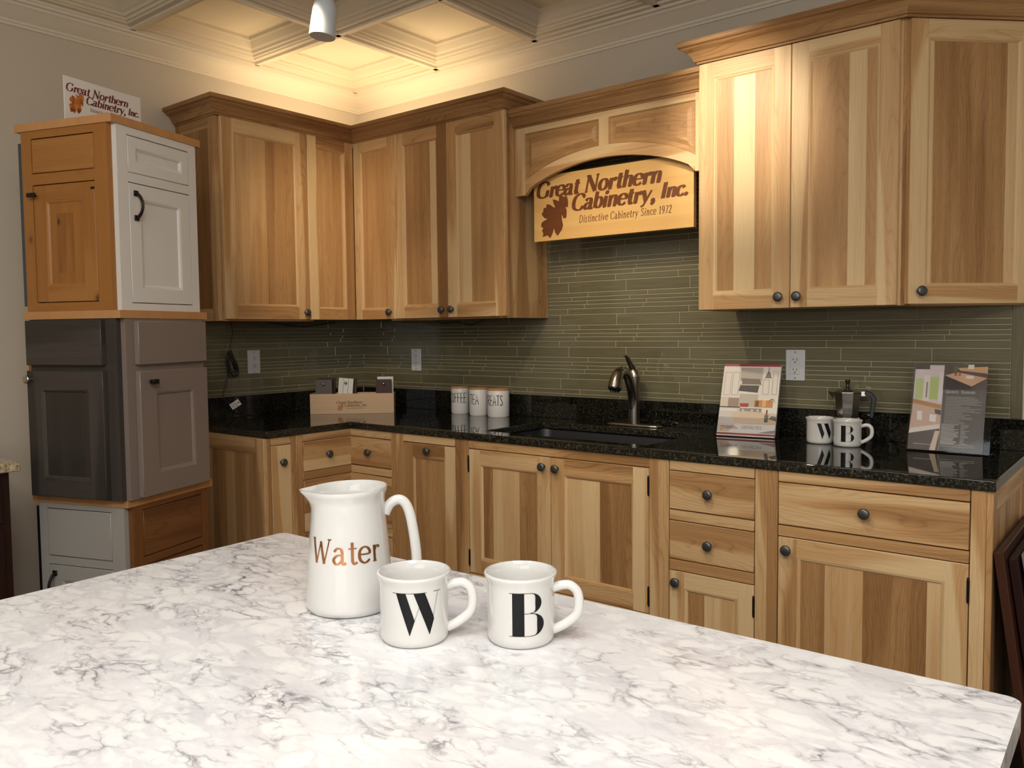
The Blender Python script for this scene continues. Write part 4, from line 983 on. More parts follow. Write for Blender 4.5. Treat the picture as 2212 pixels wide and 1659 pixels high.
# ================================================================= SAMPLE BOX
BA = math.atan2(-.257+.539, .521-.215)
bt = thing('sample_box', 'pale maple open box with burned logo standing across the granite corner', 'box', (.219, -.545, ZC), BA)
BW, BD, BH = .416, .105, .101
m = MB(); th = .009
m.box(0, BW, 0, th, 0, BH, 'x', .3, 0); m.box(0, BW, BD-th, BD, 0, BH, 'x', .3); m.box(0, th, th, BD-th, 0, BH, 'y', .4); m.box(BW-th, BW, th, BD-th, 0, BH, 'y', .4); m.box(th, BW-th, th, BD-th, 0, .008, 'x', .3)
for x in (.118, .232, .318): m.box(x-.003, x+.003, th, BD-th, .008, BH-.012, 'y', .35)
m.build('box_body', BIRCH, bt, bevel=.001)
L_, lf = logo(.127, .012, .160, True, .16); m = MB(); emit(m, L_, lambda x, z: (x, -.0006, z)); m.build('lettering', BURN, bt, smooth=0, weld=False, recalc=False)
LGT = plain('light_burn', srgb(190, 132, 84), .5)
m = MB(); emit(m, lf, lambda x, z: (x, -.0006, z)); m.build('leaf_emblem', LGT, bt, smooth=0, weld=False, recalc=False)
def sample(x, y, w, h, mat, label, tilt=0, lean=0, knobbed=True, d=.016, grooves=False):
    loc = Matrix.Translation(bt.location) @ Rz(BA) @ Vector((x, y, .0095))
    o = thing('sample_block', label, 'wood sample', tuple(loc), BA, 'finish samples in the maple box')
    m = MB(); m.M = Ry(tilt) @ Rx(lean)
    if grooves:
        for k in range(3): m.box(w*k/3+.0006, w*(k+1)/3-.0006, 0, d, 0, h, 'z', .4, 0)
        m.box(0, w, .002, d-.001, 0, h-.001, mi=1)
    else: m.box(0, w, 0, d, 0, h, 'z', .4, 0)
    b_ = m.build('block', [mat, INKG], o, bevel=.0012)
    if knobbed:
        k = MB(); k.M = Ry(tilt) @ Rx(lean) @ T(w/2, 0, h-.022) @ Rx(PI/2); k.lathe([(.003, 0), (.003, .004), (.0065, .007), (.0075, .010), (.005, .014), (0, .0145)], 16); k.build('knob', NICKEL, o, smooth=60)
sample(.026, .014, .082, .162, plain('dark_taupe_paint', srgb(88, 78, 72), .42), 'taupe grey sample block with round knob, left slot of the maple box')
sample(.030, .040, .080, .168, WALN, 'dark brown sample block directly behind the taupe one, left slot of the maple box', knobbed=False)
sample(.038, .062, .080, .168, BLACKP, 'black sample block at the back of the left slot of the maple box', knobbed=False)
sample(.128, .014, .074, .172, WHITEP, 'white grooved sample block with round knob leaning in the maple box', tilt=R_(5), grooves=True)
sample(.142, .046, .078, .168, WALN, 'brown sample block leaning behind the white grooved one in the maple box', tilt=R_(3), knobbed=False)
sample(.326, .016, .078, .160, WALN, 'dark walnut sample block with round knob, right slot of the maple box')
sample(.331, .046, .080, .172, WHITEP, 'plain white sample block behind the walnut one, right slot of the maple box', knobbed=False)
# ================================================================= OUTLETS
def outlet(M, label, w=.070, h=.116):
    t = thing('wall_outlet', label, 'outlet', tuple(M.to_translation()), M.to_euler().z, 'duplex outlets on the tiles')
    m = MB(); m.box(-w/2, w/2, -.006, 0, -h/2, h/2); m.build('cover_plate', PLASW, t, bevel=.0015, seg=2)
    m = MB(); m.box(-.0165, .0165, -.0085, -.006, -.034, .034); m.build('receptacle', PLASW, t, bevel=.0008)
    for z in (-.019, .019):
        m = MB(); m.box(-.0075, -.0055, -.0088, -.0084, z-.001, z+.007); m.box(.0055, .0075, -.0088, -.0084, z-.002, z+.007)
        m.M = T(0, -.0084, z-.008) @ Rx(PI/2); m.lathe([(.0026, 0), (.0026, .0004), (0, .0004)], 12); m.build('socket_slots', INK, t, smooth=0, weld=False)
    for z in (-.049, .049):
        m = MB(); m.M = T(0, -.006, z) @ Rx(PI/2); m.lathe([(.003, 0), (.003, .001), (0, .0013)], 12); m.build('screw', GREYD, t)
outlet(T(.0095, -.722, 1.180) @ Rz(PI/2), 'white duplex outlet on the left tile wall beside the hanging cord')
outlet(T(.436, -.0095, 1.172), 'white duplex outlet on the back tile wall left of the canisters')
outlet(T(2.453, -.0095, 1.178), 'white duplex outlet on the back tile wall above the moka pot', .072, .116)
# ================================================================= CORD
t = thing('power_cord', 'black bundled power cord hanging under the left upper cabinet', 'cord', (.03, -.86, 0), 0)
m = MB()
m.tube(smooth3([(0, 0, 1.378), (.002, .012, 1.33), (.0, -.004, 1.25), (.004, -.018, 1.15), (.003, -.038, 1.07), (.004, -.052, 1.023), (.02, -.03, .985), (.035, .02, .945), (.045, .06, .925), (.05, .10, .920)], 6), .0023, 8)
for k, (dy, dz, s) in enumerate(((.0, 0, 1), (.006, -.004, 1.15), (-.006, -.008, .9), (.012, .002, 1.05))):
    m.tube(smooth3([(0.006+.002*k, -.020+dy, 1.235+dz), (.01, -.028+dy, 1.20), (.012, -.022+dy, 1.15+dz), (.014, -.002+dy*2, 1.118+dz), (.014, .018*s+dy, 1.130+dz), (.012, .014*s+dy, 1.165+dz), (.008, -.004+dy, 1.21+dz), (.006+.002*k, -.018+dy, 1.238+dz)], 5), .0023, 8)
m.build('cable', BLACKL, t, smooth=60)
m = MB(); m.M = T(.014, .016, 1.165) @ Rx(R_(20)); m.box(-.006, .006, -.008, .008, -.022, .022); m.build('plug', BLACKL, t, bevel=.003, seg=2)
m = MB(); m.M = T(.045, -.012, .982) @ Rz(PI/2-.5) @ Ry(R_(-32)) @ Rx(R_(-12)); m.box(-.024, .024, -.0004, .0004, -.015, .015)
for k in range(6): m.box(-.020, .010, -.0007, -.0004, -.011+k*.004, -.0098+k*.004, mi=1)
m.box(.013, .020, -.0007, -.0004, -.004, .004, mi=1)
m.build('paper_tag', [CARD, INKG], t, smooth=0)
# ================================================================= MOKA POT
t = thing('moka_pot', 'polished aluminium moka pot with black handle and knob behind the mugs', 'coffee pot', (2.665, -.086, ZC), R_(-73+90))
def octa(m, prof, n=8, ph=PI/8, mi=0):
    rows = [[(r*math.cos(ph+2*PI*k/n), r*math.sin(ph+2*PI*k/n), z) for k in range(n)] for r, z in prof]
    for i in range(len(rows)-1):
        for k in range(n): m.face([rows[i][k], rows[i][(k+1) % n], rows[i+1][(k+1) % n], rows[i+1][k]], mi=mi)
    m.face(rows[0][::-1], mi=mi); m.face(rows[-1], mi=mi)
m = MB(); octa(m, [(.047, .001), (.049, .006), (.041, .070)]); m.build('water_chamber', ALUM, t, bevel=.001, smooth=0)
m = MB(); m.M = T(0, 0, .0705); m.lathe([(.041, 0), (.042, .003), (.042, .012), (.037, .016)], 40); m.build('collar', ALUM, t)
m = MB(); octa(m, [(.036, .087), (.038, .092), (.047, .172), (.048, .174)])
m.face([(-.042, -.012, .174), (-.042, .012, .174), (-.036, .010, .14)]); m.face([(-.066, 0, .178), (-.042, -.012, .174), (-.040, 0, .135)]); m.face([(-.066, 0, .178), (-.040, 0, .135), (-.042, .012, .174)]); m.face([(-.066, 0, .178), (-.042, .012, .174), (-.042, -.012, .174)])
m.build('upper_chamber', ALUM, t, bevel=.0008, smooth=0)
m = MB(); octa(m, [(.0485, .1745), (.0485, .177), (.030, .186), (.010, .193)]); m.build('lid', ALUM, t, bevel=.0006, smooth=0)
m = MB(); octa(m, [(.0075, .193), (.006, .203), (.0095, .216), (.0085, .219)]); m.build('lid_knob', BLACKL, t, bevel=.0006, smooth=0)
m = MB(); m.box(.043, .060, -.006, .006, .160, .180, mi=1)
hp = [(.054, .168), (.058, .182), (.078, .176), (.094, .156), (.086, .100), (.084, .085), (.072, .085), (.073, .102), (.078, .150), (.070, .162)]
m.prism(hp, -.008, .008, 'y'); m.build('handle', [BLACKL, ALUM], t, bevel=.002, smooth=0)
# ================================================================= BROCHURE AND SUMMARY STANDS
PC = {}
def pc(r, g, b):
    k = (r, g, b)
    if k not in PC: PC[k] = plain('print_%d_%d_%d' % k, srgb(r, g, b), .42)
    return PC[k]
def picture(name, parent, M, shapes, extra=()):
    """flat printed sheet: shapes = [(polygon, colour)] in metres, drawn in order"""
    mats = []; m = MB(); m.M = M
    for i, (poly, c) in enumerate(list(shapes)+list(extra)):
        mt = pc(*c)
        if mt not in mats: mats.append(mt)
        polys = [poly] if isinstance(poly[0][0], (int, float)) else poly
        for p in polys:
            p3 = [(x, -.00004*(i+1), z) for x, z in p]
            if len(p) > 4:
                for tr_ in geometry.tessellate_polygon([[Vector((a, b, 0)) for a, b in p]]): m.face([p3[k] for k in tr_], mi=mats.index(mt))
            else: m.face(p3, mi=mats.index(mt))
    return m.build(name, mats, parent, smooth=0, weld=False, recalc=False)
def Rr(x0, z0, x1, z1): return [(x0, z0), (x1, z0), (x1, z1), (x0, z1)]
BRA = R_(8); lean = R_(-22)
t = thing('brochure_holder', 'clear acrylic brochure holder standing on the granite left of the mugs', 'holder', (2.225, -.205, ZC), BRA)
m = MB(); m.M = T(0, 0, .001) @ Rx(lean)
m.box(-.008, .222, .018, .0205, 0, .13); m.build('back_panel', ACRY, t, smooth=0)
m = MB(); m.M = T(0, 0, .001) @ Rx(lean); m.box(-.008, .222, -.006, -.0035, .001, .075); m.build('front_panel', ACRY, t, smooth=0)
for x in (-.008, .2195): m = MB(); m.M = T(0, 0, .001) @ Rx(lean); m.box(x, x+.0025, -.0035, .018, .002, .12); m.build('side_panel', ACRY, t, smooth=0)
m = MB(); m.box(-.008, .222, .0, .085, 0, .0025); m.build('foot', ACRY, t, smooth=0)
t = thing('kitchen_brochure', 'brochure with a white kitchen cover and red bands standing in the clear holder', 'brochure', (2.225, -.205, ZC), BRA)
MBr = T(0, 0, .004) @ Rx(lean); bw, bh = .213, .285
m = MB(); m.M = MBr; m.box(0, bw, .0, .012, .002, bh, mi=0); m.build('pages', [CARD], t, smooth=0)
lb, _ = text_polys('DISTINCTIVE', .092, .028, .0115, .13, .6, xs=.93)
lg, llf = logo(.008, .016, .072, False, .2)
def sx(l): return [[(x*bw, z*bh) for x, z in p] for p in l] if isinstance(l[0][0], (list, tuple)) else [(x*bw, z*bh) for x, z in l]
CR, RED = (226, 218, 208), (140, 34, 40)
sh = [(Rr(0, .002, 1, 1), CR), (Rr(0, .015, 1, .04), RED), (Rr(0, .965, 1, 1), RED),
 (Rr(0, .52, .34, .96), (222, 214, 204)), (Rr(.64, .52, 1, .96), (220, 212, 200)), (Rr(.31, .76, .70, .95), (176, 164, 150)),
 ([(.36, .70), (.70, .70), (.66, .79), (.33, .80)], (110, 96, 82)), ([(.30, .62), (.64, .60), (.66, .71), (.33, .72)], (52, 46, 42)), (Rr(.33, .70, .72, .715), (196, 184, 168)),
 (Rr(0, .40, .34, .53), (206, 192, 178)), (Rr(.14, .40, .34, .52), (150, 128, 112)), (Rr(.33, .40, .66, .58), (186, 176, 160)), (Rr(.60, .40, .92, .50), (196, 128, 60)), (Rr(.62, .41, .68, .49), (92, 62, 36)), (Rr(.74, .41, .80, .50), (220, 170, 100)),
 ([(.36, .40), (.50, .40), (.51, .45), (.35, .45)], (158, 40, 32)), (Rr(0, .385, .36, .40), (44, 34, 30)), (Rr(.36, .32, .74, .385), (138, 130, 122)), (Rr(.40, .34, .43, .37), (210, 204, 196)), (Rr(.56, .34, .59, .37), (210, 204, 196)), (Rr(.66, .34, .69, .37), (210, 204, 196)),
 (Rr(0, .17, .36, .385), (204, 196, 188)), (Rr(.02, .34, .30, .37), (220, 214, 208)), ([(.22, .30), (.42, .345), (1, .32), (1, .17), (.30, .17)], (206, 184, 158)),
 ([(.80, .20), (.86, .20), (.87, .30), (.80, .30)], (96, 84, 74)), (Rr(.82, .30, .845, .37), (110, 30, 30)), ([(.87, .25), (1.0, .22), (1, .28), (.92, .29)], (92, 92, 82)),
 (Rr(0, .04, 1, .165), (224, 218, 214)), ([(.2, .05), (.32, .17), (.0, .17), (.0, .05)], (196, 188, 186)), ([(.70, .05), (1, .05), (1, .10)], (150, 138, 144)),
 ([(.74, .80), (.86, .80), (.83, .87), (.81, .90), (.79, .90), (.77, .87)], (112, 104, 98)), (Rr(.795, .90, .805, .955), (90, 84, 80)), (Rr(.75, .795, .85, .803), (240, 238, 232))]
for x0, z0, x1, z1 in ((.04, .56, .15, .88), (.18, .56, .29, .88), (.72, .58, .82, .78), (.88, .58, .96, .9)):
    for q in (Rr(x0, z0, x1, z0+.004), Rr(x0, z1, x1, z1+.004), Rr(x0, z0, x0+.006, z1), Rr(x1, z0, x1+.006, z1)): sh.append((q, (176, 164, 152)))
arc = [(.90+.055*math.cos(R_(a)), .45+.06*math.sin(R_(a))) for a in range(0, 181, 20)]
for a, b in zip(arc, arc[1:]): sh.append(([a, b, (b[0], b[1]+.012), (a[0], a[1]+.012)], (120, 116, 112)))
sh = [(sx(p), c) for p, c in sh]
picture('cover', t, MBr @ T(0, -.0002, 0), sh, [(lb, (120, 104, 92)), (lg, (150, 96, 70)), (llf, (220, 160, 70))])
# granite summary stand
GA = R_(2)
t = thing('acrylic_sign_stand', 'clear slanted acrylic sign stand on the granite at the far right', 'stand', (2.890, -.205, ZC), GA)
MG = T(0, 0, .002) @ Rx(R_(-20)); gw, gh = .222, .297
m = MB(); m.M = MG; m.box(-.006, gw+.012, -.0030, -.0012, 0, gh+.010); m.build('front_sheet', ACRY, t, smooth=0)
m = MB(); m.M = MG; m.box(-.006, gw+.012, .0020, .0038, 0, gh+.010); m.build('back_sheet', ACRY, t, smooth=0)
m = MB(); m.box(-.006, gw+.012, .004, .085, 0, .0022); m.build('foot', ACRY, t, smooth=0)
t = thing('granite_summary_sheet', 'grey printed granite summary sheet with kitchen photos inside the acrylic stand', 'sheet', (2.890, -.205, ZC), GA)
m = MB(); m.M = MG; m.box(0, gw-.008, .0002, .0012, .004, gh, mi=0); m.build('paper', [CARD], t, smooth=0)
def sg(l): return [(x*(gw-.008), .004+z*(gh-.004)) for x, z in l]
GYc = (92, 86, 80)
sh = [(Rr(0, 0, 1, 1), GYc), (Rr(.02, .22, .42, .98), (216, 200, 200)), (Rr(.02, .93, .22, .99), (80, 74, 66)), (Rr(.42, .70, 1, .99), (84, 66, 54)),
 (Rr(.04, .58, .15, .82), (186, 196, 130)), (Rr(.24, .58, .36, .84), (176, 192, 112)), (Rr(.15, .56, .24, .86), (226, 216, 216)), (Rr(.36, .55, .42, .9), (224, 214, 214)), (Rr(.19, .6, .21, .78), (140, 120, 100)),
 ([(.02, .53), (.42, .47), (.42, .52), (.02, .58)], (186, 136, 80)), ([(.02, .38), (.42, .30), (.42, .47), (.02, .53)], (204, 176, 158)), ([(.34, .42), (.42, .40), (.42, .46), (.33, .47)], GYc),
 ([(0, .18), (.42, .26), (.42, .40), (.02, .44)], (202, 170, 150)), ([(0, .18), (.42, .25), (.42, .30), (.02, .24)], (226, 216, 206)), ([(.10, .34), (.17, .33), (.16, .44), (.09, .44)], (232, 228, 222)), ([(.27, .33), (.36, .32), (.36, .40), (.27, .41)], (236, 232, 226)),
 ([(0, .0), (.42, .0), (.42, .25), (0, .18)], (88, 78, 72)), ([(.30, .0), (.38, .0), (.42, .22), (.36, .22)], (214, 190, 168)),
 ([(.43, .86), (.60, .90), (1, .84), (.80, .74)], (204, 160, 124)), ([(.60, .95), (1, .97), (1, .89), (.64, .92)], (206, 158, 112)), (Rr(.56, .86, .60, .90), (176, 60, 40)), (Rr(.62, .86, .65, .89), (176, 60, 40)), (Rr(.72, .83, .82, .86), (232, 226, 220)), (Rr(.74, .94, .82, .99), (232, 220, 206)), ([(.44, .86), (.80, .74), (.80, .70), (.44, .70)], (64, 54, 48)), (Rr(.55, .89, .6, .97), (96, 104, 60)),
 (Rr(.42, 0, .425, .7), (200, 196, 190))]
rg = random.Random(5); z = .61
while z > .30: sh.append((Rr(.47, z, .47+rg.uniform(.2, .5), z+.005), (186, 182, 176))); z -= .0165
while z > .08:
    sh.append((Rr(.44, z, .44+rg.uniform(.16, .24), z+.006), (206, 202, 196))); sh.append((Rr(.70, z, .70+rg.uniform(.04, .12), z+.005), (186, 182, 176))); z -= .0135
for z in (.07, .05): sh.append((Rr(.44, z, .90, z+.004), (186, 182, 176)))
sh.append((Rr(.08, .06, .34, .064), (206, 202, 196)))
sh = [(sg(p), c) for p, c in sh]
gt = text_polys('G', .099, .196, .0095, .12, .5)[0]+text_polys('RANITE', .1065, .196, .0075, .12, .5)[0]+text_polys('S', .144, .196, .0095, .12, .5)[0]+text_polys('UMMARY', .1500, .196, .0075, .12, .5, xs=.93)[0]
picture('printed_face', t, MG @ T(0, -.0002, 0), sh, [(gt, (226, 222, 216))])
# ================================================================= DISPLAY TOWER
TX, TY, TR = .636, -1.694, .345; TB, TS = .185, .208
tiers = [(.09, .746, (.627, -1.681), -.439+PI/4), (.773, 1.372, (.655, -1.698), -.438+PI/4), (1.399, 2.000, (.636, -1.694), -.446+PI/4)]
def tier_face(t, k, fn):
    """face k: 0 = left face, 1 = right face, 2/3 = rear ones; children drawn in face coordinates"""
    before = set(t.children); fn(); 
    for ch in set(t.children)-before:
        a = k*PI/2; ch.rotation_euler = (0, 0, a)
        off = Rz(a) @ Vector((-TB, -TB, 0)); ch.location = off
def fbody(m, w, h, d=.019, tone=.4, mi=0, holes=()): pass
def face_frame(t, w, z0, z1, holes, mat, tone=.4):
    holes = [(h[0]-.001, h[1]+.001, h[2]-.001, h[3]+.0018) for h in holes]
    m = MB(); xs = sorted({0, w}|{v for h in holes for v in h[:2]}); zs = sorted({z0, z1}|{v for h in holes for v in h[2:]})
    for i in range(len(xs)-1):
        for j in range(len(zs)-1):
            cx_, cz_ = (xs[i]+xs[i+1])/2, (zs[j]+zs[j+1])/2
            if any(h[0] < cx_ < h[1] and h[2] < cz_ < h[3] for h in holes): continue
            m.box(xs[i], xs[i+1], -.019, 0, zs[j], zs[j+1], 'x' if (0 < i < len(xs)-2) else 'z', tone)
    return m.build('face_frame', mat, t, weld=True)
w = 2*TB
# ---- top tier
z0, z1, c, a = tiers[2]
tt = thing('display_cabinet', 'top display tower block with knotty alder front and white painted front', 'display cabinet', (c[0], c[1], z0), a)
hh = z1-z0
m = MB(); m.box(-TB+.02, TB-.02, -TB+.02, TB-.02, 0, hh); m.build('core', DARKH, tt)
def f():
    face_frame(tt, w, 0, hh, [(.045, .312, hh*.765, hh*.955), (.045, .312, .030, hh*.70)], ALDER)
    door(tt, .0465, .3105, hh*.767, hh*.953, 0, .019, slab=True, panel=((1, .35),), grain='x', mat=ALDER, name='drawer')
    door(tt, .0465, .3105, .0315, hh*.698, 0, .019, .052, (.25, .3), (.25, .3), ((1, .45),), mat=ALDER, raised=True)
    m = MB(); m.box(.040, .075, -.042, -.034, hh*.632, hh*.655); m.box(.052, .060, -.034, -.019, hh*.638, hh*.650); m.build('knob', BRONZE, tt, bevel=.001)
    m = MB(); m.box(.296, .3105, -.0205, -.019, hh*.655, hh*.667); m.build('hinge', BRONZE, tt)
tier_face(tt, 0, f)
def f():
    face_frame(tt, w, 0, hh, [(.045, .335, hh*.755, hh*.955), (.045, .335, .025, hh*.70)], WHITEP)
    door(tt, .0465, .3335, hh*.757, hh*.953, 0, .019, .036, mat=WHITEP, name='drawer'); door(tt, .0465, .3335, .0265, hh*.698, 0, .019, .050, mat=WHITEP)
    pull(tt, .075, hh*.51, hh*.645, .019)
tier_face(tt, 1, f)
def f(): m = MB(); m.box(0, w, -.038, 0, .02, hh-.03); m.build('sample_front', BLUEG, tt, bevel=.002)
tier_face(tt, 3, f)
def f(): m = MB(); m.box(0, w, -.019, 0, .0, hh); m.build('sample_front', GREYP, tt)
tier_face(tt, 2, f)
# ---- middle tier
z0, z1, c, a = tiers[1]; hh = z1-z0
tt = thing('display_cabinet', 'middle display tower block with dark stained front and taupe painted front', 'display cabinet', (c[0], c[1], z0), a)
m = MB(); m.box(-TB+.02, TB-.02, -TB+.02, TB-.02, 0, hh); m.build('core', DARKH, tt)
def f():
    face_frame(tt, w, 0, hh, [], DARKST)
    door(tt, .0, .325, hh*.745, hh*.995, .019, .02, slab=True, panel=((1, .4),), grain='x', mat=DARKST, name='drawer', bev=.0022)
    door(tt, .0, .325, .004, hh*.715, .019, .02, .062, (.4, .3), (.4, .4), ((1, .6),), mat=DARKST, bev=.0022)
    knob(tt, .022, hh*.668, .039, NICKEL, .014)
tier_face(tt, 0, f)
def f():
    face_frame(tt, w, 0, hh, [], TAUPE)
    door(tt, .035, .366, hh*.745, hh*.985, .019, .02, slab=True, panel=((1, .4),), mat=TAUPE, name='drawer', bev=.0022); door(tt, .035, .366, .004, hh*.71, .019, .02, .075, mat=TAUPE, bev=.0022)
    m = MB(); m.box(.066, .094, -.066, -.052, hh*.635, hh*.662); m.box(.075, .085, -.052, -.039, hh*.641, hh*.656); m.build('knob', BRONZE, tt, bevel=.0012)
tier_face(tt, 1, f)
def f(): m = MB(); m.box(0, w, -.036, 0, .0, hh-.03, 'z', .3); m.build('sample_front', ALDER, tt, bevel=.002)
tier_face(tt, 3, f)
def f(): m = MB(); m.box(0, w, -.019, 0, .0, hh); m.build('sample_front', GREYP, tt)
tier_face(tt, 2, f)
# ---- lower tier
z0, z1, c, a = tiers[0]; hh = z1-z0
tt = thing('display_cabinet', 'lowest display tower block with light grey front and rustic cherry front', 'display cabinet', (c[0], c[1], 0), a)
hh += z0
m = MB(); m.box(-TB+.02, TB-.02, -TB+.02, TB-.02, 0, hh); m.build('core', DARKH, tt)
def f():
    face_frame(tt, w, z0, hh, [(.035, .315, hh-.185, hh-.02), (.035, .315, z0+.03, hh-.215)], GREYP)
    door(tt, .0365, .3135, hh-.1835, hh-.0215, 0, .019, slab=True, panel=((1, .4),), mat=GREYP, name='drawer'); door(tt, .0365, .3135, z0+.032, hh-.2165, 0, .019, .050, mat=GREYP)
    pull(tt, .062, hh-.335, hh-.245, .019)
tier_face(tt, 0, f)
def f():
    face_frame(tt, w, z0, hh, [(.045, .335, hh-.18, hh-.02), (.045, .335, z0+.03, hh-.21)], CHERRY)
    door(tt, .0465, .3335, hh-.1785, hh-.0215, 0, .019, slab=True, panel=((1, .4),), grain='x', mat=CHERRY, name='drawer'); door(tt, .0465, .3335, z0+.032, hh-.212, 0, .019, slab=True, panel=((.5, .3), (.5, .5)), mat=CHERRY, grain='x')
tier_face(tt, 1, f)
def f(): m = MB(); m.box(0, w, -.036, 0, z0, hh-.02); m.build('sample_front', BLACKP, tt, bevel=.002)
tier_face(tt, 3, f)
def f(): m = MB(); m.box(0, w, -.019, 0, z0, hh); m.build('sample_front', GREYP, tt)
tier_face(tt, 2, f)
for (zz, c, a, lb) in ((.7465, (.627, -1.681), tiers[0][3], 'square beech board between the lowest and middle display tower blocks'), (1.3725, (.655, -1.698), tiers[1][3], 'square beech board between the middle and top display tower blocks'), (2.0005, (.636, -1.694), tiers[2][3], 'square beech board capping the display tower below the white sign')):
    m = MB(); e = TS
    q = [(-e, -e), (e, -e), (e, e), (-e, e)]; i_ = .05; p = [(-e+i_, -e+i_), (e-i_, -e+i_), (e-i_, e-i_), (-e+i_, e-i_)]
    for k in range(4):
        j = (k+1) % 4; m.prism([q[k], q[j], p[j], p[k]], 0, .026, 'z', 'x' if k % 2 == 0 else 'y', .3+.1*k)
    m.prism(p, .001, .026, 'z', 'x', .4)
    o = m.build('display_board', BEECH, None, bevel=.0008, weld=False); o.location = (c[0], c[1], zz); o.rotation_euler = (0, 0, a); tag(o, lb, 'board')
# sign on top
t = thing('tabletop_sign', 'white card sign with maroon lettering and orange leaf on top of the display tower', 'sign', (.600, -1.831, 2.0275), 1.813)
m = MB(); m.box(0, .316, 0, .005, 0, .176); m.build('card', CARD, t, bevel=.0005)
MAR = plain('maroon_ink', srgb(104, 34, 30), .5); LEAFO = NT('autumn_leaf_print')
tc_ = LEAFO.new('TexCoord').outputs['Object']; LEAFO.l.new(LEAFO.ramp(LEAFO.noise(tc_, 40, 3, .6), [(.35, srgb(210, 150, 60)), (.5, srgb(188, 110, 46)), (.62, srgb(130, 52, 28))]), LEAFO.b.inputs['Base Color'])
L_, lf = logo(0, .050, .316, True, .19)
m = MB(); emit(m, L_, lambda x, z: (x, -.0006, z)); m.build('lettering', MAR, t, smooth=0, weld=False, recalc=False)
m = MB(); emit(m, lf, lambda x, z: (x, -.0006, z)); m.build('leaf_emblem', LEAFO.m, t, smooth=0, weld=False, recalc=False)
# ================================================================= LEFT COUNTER PIECE
m = MB(); m.box(.002, .69, -3.0, -2.05, .884, .914); o = m.build('granite_countertop', BGRAN, None, bevel=.004, seg=2); tag(o, 'beige speckled granite countertop end at the left edge of the photo', 'countertop')
t = thing('base_cabinet', 'dark cherry base cabinet under the beige granite at the left edge', 'cabinet', (0, -3.0, 0), PI/2)
m = MB(); m.box(0, .93, -.645, -.002, .1, .883, 'z', .4); m.box(0, .93, -.58, -.002, 0, .1); m.build('body', MAHOG, t, bevel=.001)
for k in range(2):
    door(t, .02+k*.45, .45+k*.45, .72, .86, .645, .019, slab=True, panel=((1, .4),), grain='x', mat=MAHOG, name='drawer'); door(t, .02+k*.45, .45+k*.45, .12, .70, .645, .019, .055, mat=MAHOG)
# ================================================================= LEANING SAMPLE DOORS
def leaning(x, y0, y1, h, ang, mat, lab, zs=0, holes=False):
    t = thing('sample_door', lab, 'cabinet door', (x, y0, .0), PI/2, 'sample fronts leaning at the cabinet end')
    before = list(t.children); L = y1-y0
    face = MB(); d = .022; sw = .06
    face.M = Rx(ang)
    face.box(0, sw, 0, d, 0, h, 'z', .4); face.box(L-sw, L, 0, d, 0, h, 'z', .4); face.box(sw, L-sw, 0, d, h-sw, h, 'x', .4); face.box(sw, L-sw, 0, d, 0, sw, 'x', .4); face.box(sw, L-sw, 0, d, h*.55, h*.55+sw, 'x', .4)
    face.build('door_frame', mat, t, bevel=.002)
    m = MB(); m.M = Rx(ang); m.box(sw, L-sw, .007, .015, sw, h*.55, 'z', .5); m.box(sw, L-sw, .007, .015, h*.55+sw, h-sw, 'z', .5); m.build('panel', mat, t)
    return t
leaning(3.331, -.66, -.10, .735, R_(-8.0), WALN, 'brown framed sample front leaning on the right end of the base cabinet')
leaning(3.362, -.62, -.10, .715, R_(-8.5), MAHOG, 'dark brown sample front leaning in front of the brown framed one')
leaning(3.397, -.60, -.10, .730, R_(-9), GREYD, 'grey painted sample front leaning outermost at the right edge')
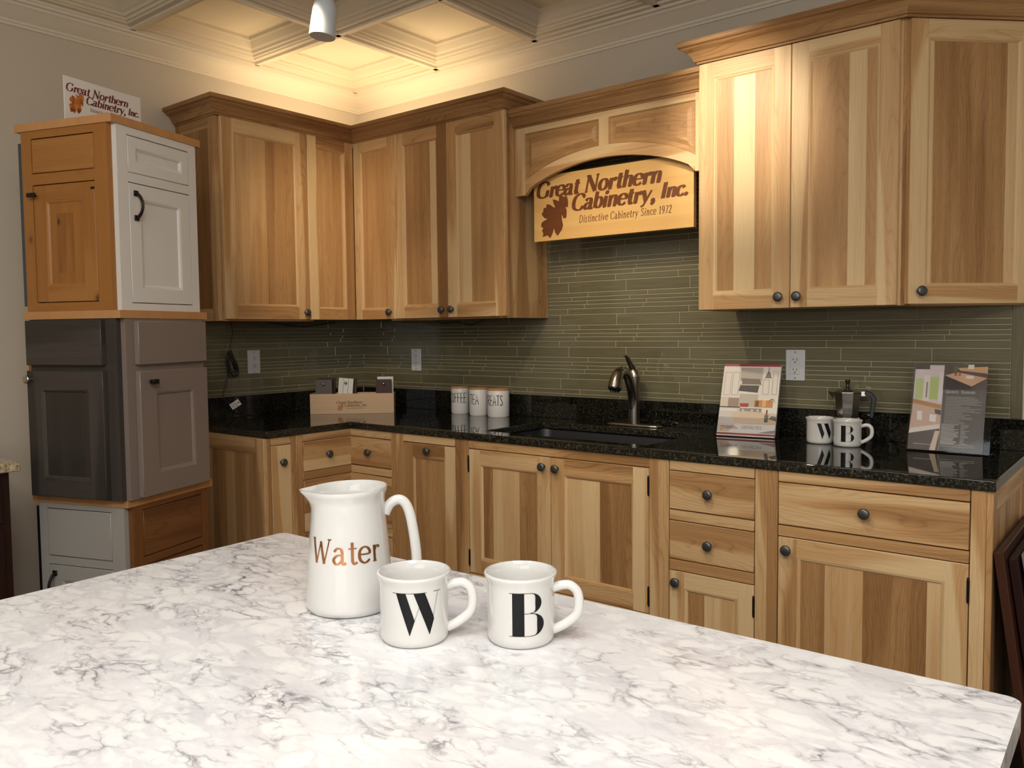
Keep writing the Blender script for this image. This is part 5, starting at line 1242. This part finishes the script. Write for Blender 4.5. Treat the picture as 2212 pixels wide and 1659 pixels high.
# ================================================================= TRACK LIGHT
t = thing('track_lamp_head', 'grey cylindrical track spotlight hanging from the coffered ceiling', 'lamp', (1.44, -1.40, 2.252), 0)
m = MB(); m.M = Rx(R_(-6)) @ Ry(R_(4))
m.lathe([(.034, .0), (.0400, .0), (.0415, .004), (.0400, .05), (.0385, .085), (.034, .105), (.024, .118), (.010, .124), (0, .125)], 40); m.build('lamp_shell', LAMPG, t, smooth=60)
m = MB(); m.M = Rx(R_(-6)) @ Ry(R_(4)); m.lathe([(0, .001), (.030, .001), (.0345, .0005), (.034, .004)], 32); m.build('lens', LAMPG, t)
m = MB(); m.tube([(0, .013, .12), (0, .02, .2), (0, .02, .33)], .008, 10); m.build('stem', LAMPG, t)
m = MB(); m.box(1.15, 3.6, -1.402, -1.364, 2.578, 2.606); o = m.build('lighting_track', LAMPG); tag(o, 'pale ceiling track rail carrying the spotlight, above the aisle', 'track')
# cove lamps lying on top of the corner cabinet
for nm, loc, rz, L, lb in (('light_strip', (.62, -.22, 2.2725), 0, .78, 'slim lamp strip lying on the upper cabinets along the back wall'), ('light_strip', (.22, -.55, 2.2725), PI/2, .62, 'slim lamp strip lying on the upper cabinets along the left wall')):
    m = MB(); m.box(-L/2, L/2, -.03, .03, 0, .02); o = m.build(nm, PLASW, None, bevel=.003); o.location = loc; o.rotation_euler = (0, 0, rz); tag(o, lb, 'lamp')

# cables tucked under the upper cabinets
for nm, pts, lb in (('cable', [(.10, -.70, 1.374), (.14, -.62, 1.362), (.16, -.52, 1.352), (.15, -.42, 1.362), (.18, -.34, 1.374)], 'thin black cable sagging under the left wall upper cabinets'), ('cable', [(.70, -.14, 1.374), (.78, -.16, 1.360), (.86, -.16, 1.366), (.92, -.12, 1.352), (1.02, -.14, 1.374)], 'thin black cable sagging under the two-door upper cabinet left of the hood')):
    m = MB(); m.tube(smooth3(pts, 6), .0028, 8); tag(m.build(nm, BLACKL, None, smooth=60), lb, 'cable')
# knobs, pulls and hinges ride on the door or drawer they are screwed to
def bounds(o):
    P_ = [o.matrix_basis @ v.co for v in o.data.vertices]; return [(min(p[i] for p in P_), max(p[i] for p in P_)) for i in range(3)]
for root in [o for o in bpy.data.objects if o.parent is None and o.get('category') in ('cabinet', 'display cabinet')]:
    kids = list(root.children); hold = [(k, bounds(k)) for k in kids if k.name.split('.')[0] in ('door', 'drawer')]
    for k in kids:
        if k.name.split('.')[0] not in ('knob', 'handle', 'hinge') or not hold: continue
        bb = bounds(k); c = [(a+b)/2 for a, b in bb]
        best = min(hold, key=lambda h: sum(max(lo-x, 0, x-hi)**2 for x, (lo, hi) in zip(c, h[1])))[0]
        mb_ = best.matrix_basis.inverted() @ k.matrix_basis
        k.parent = best; k.matrix_parent_inverse = Matrix.Identity(4); k.matrix_basis = mb_
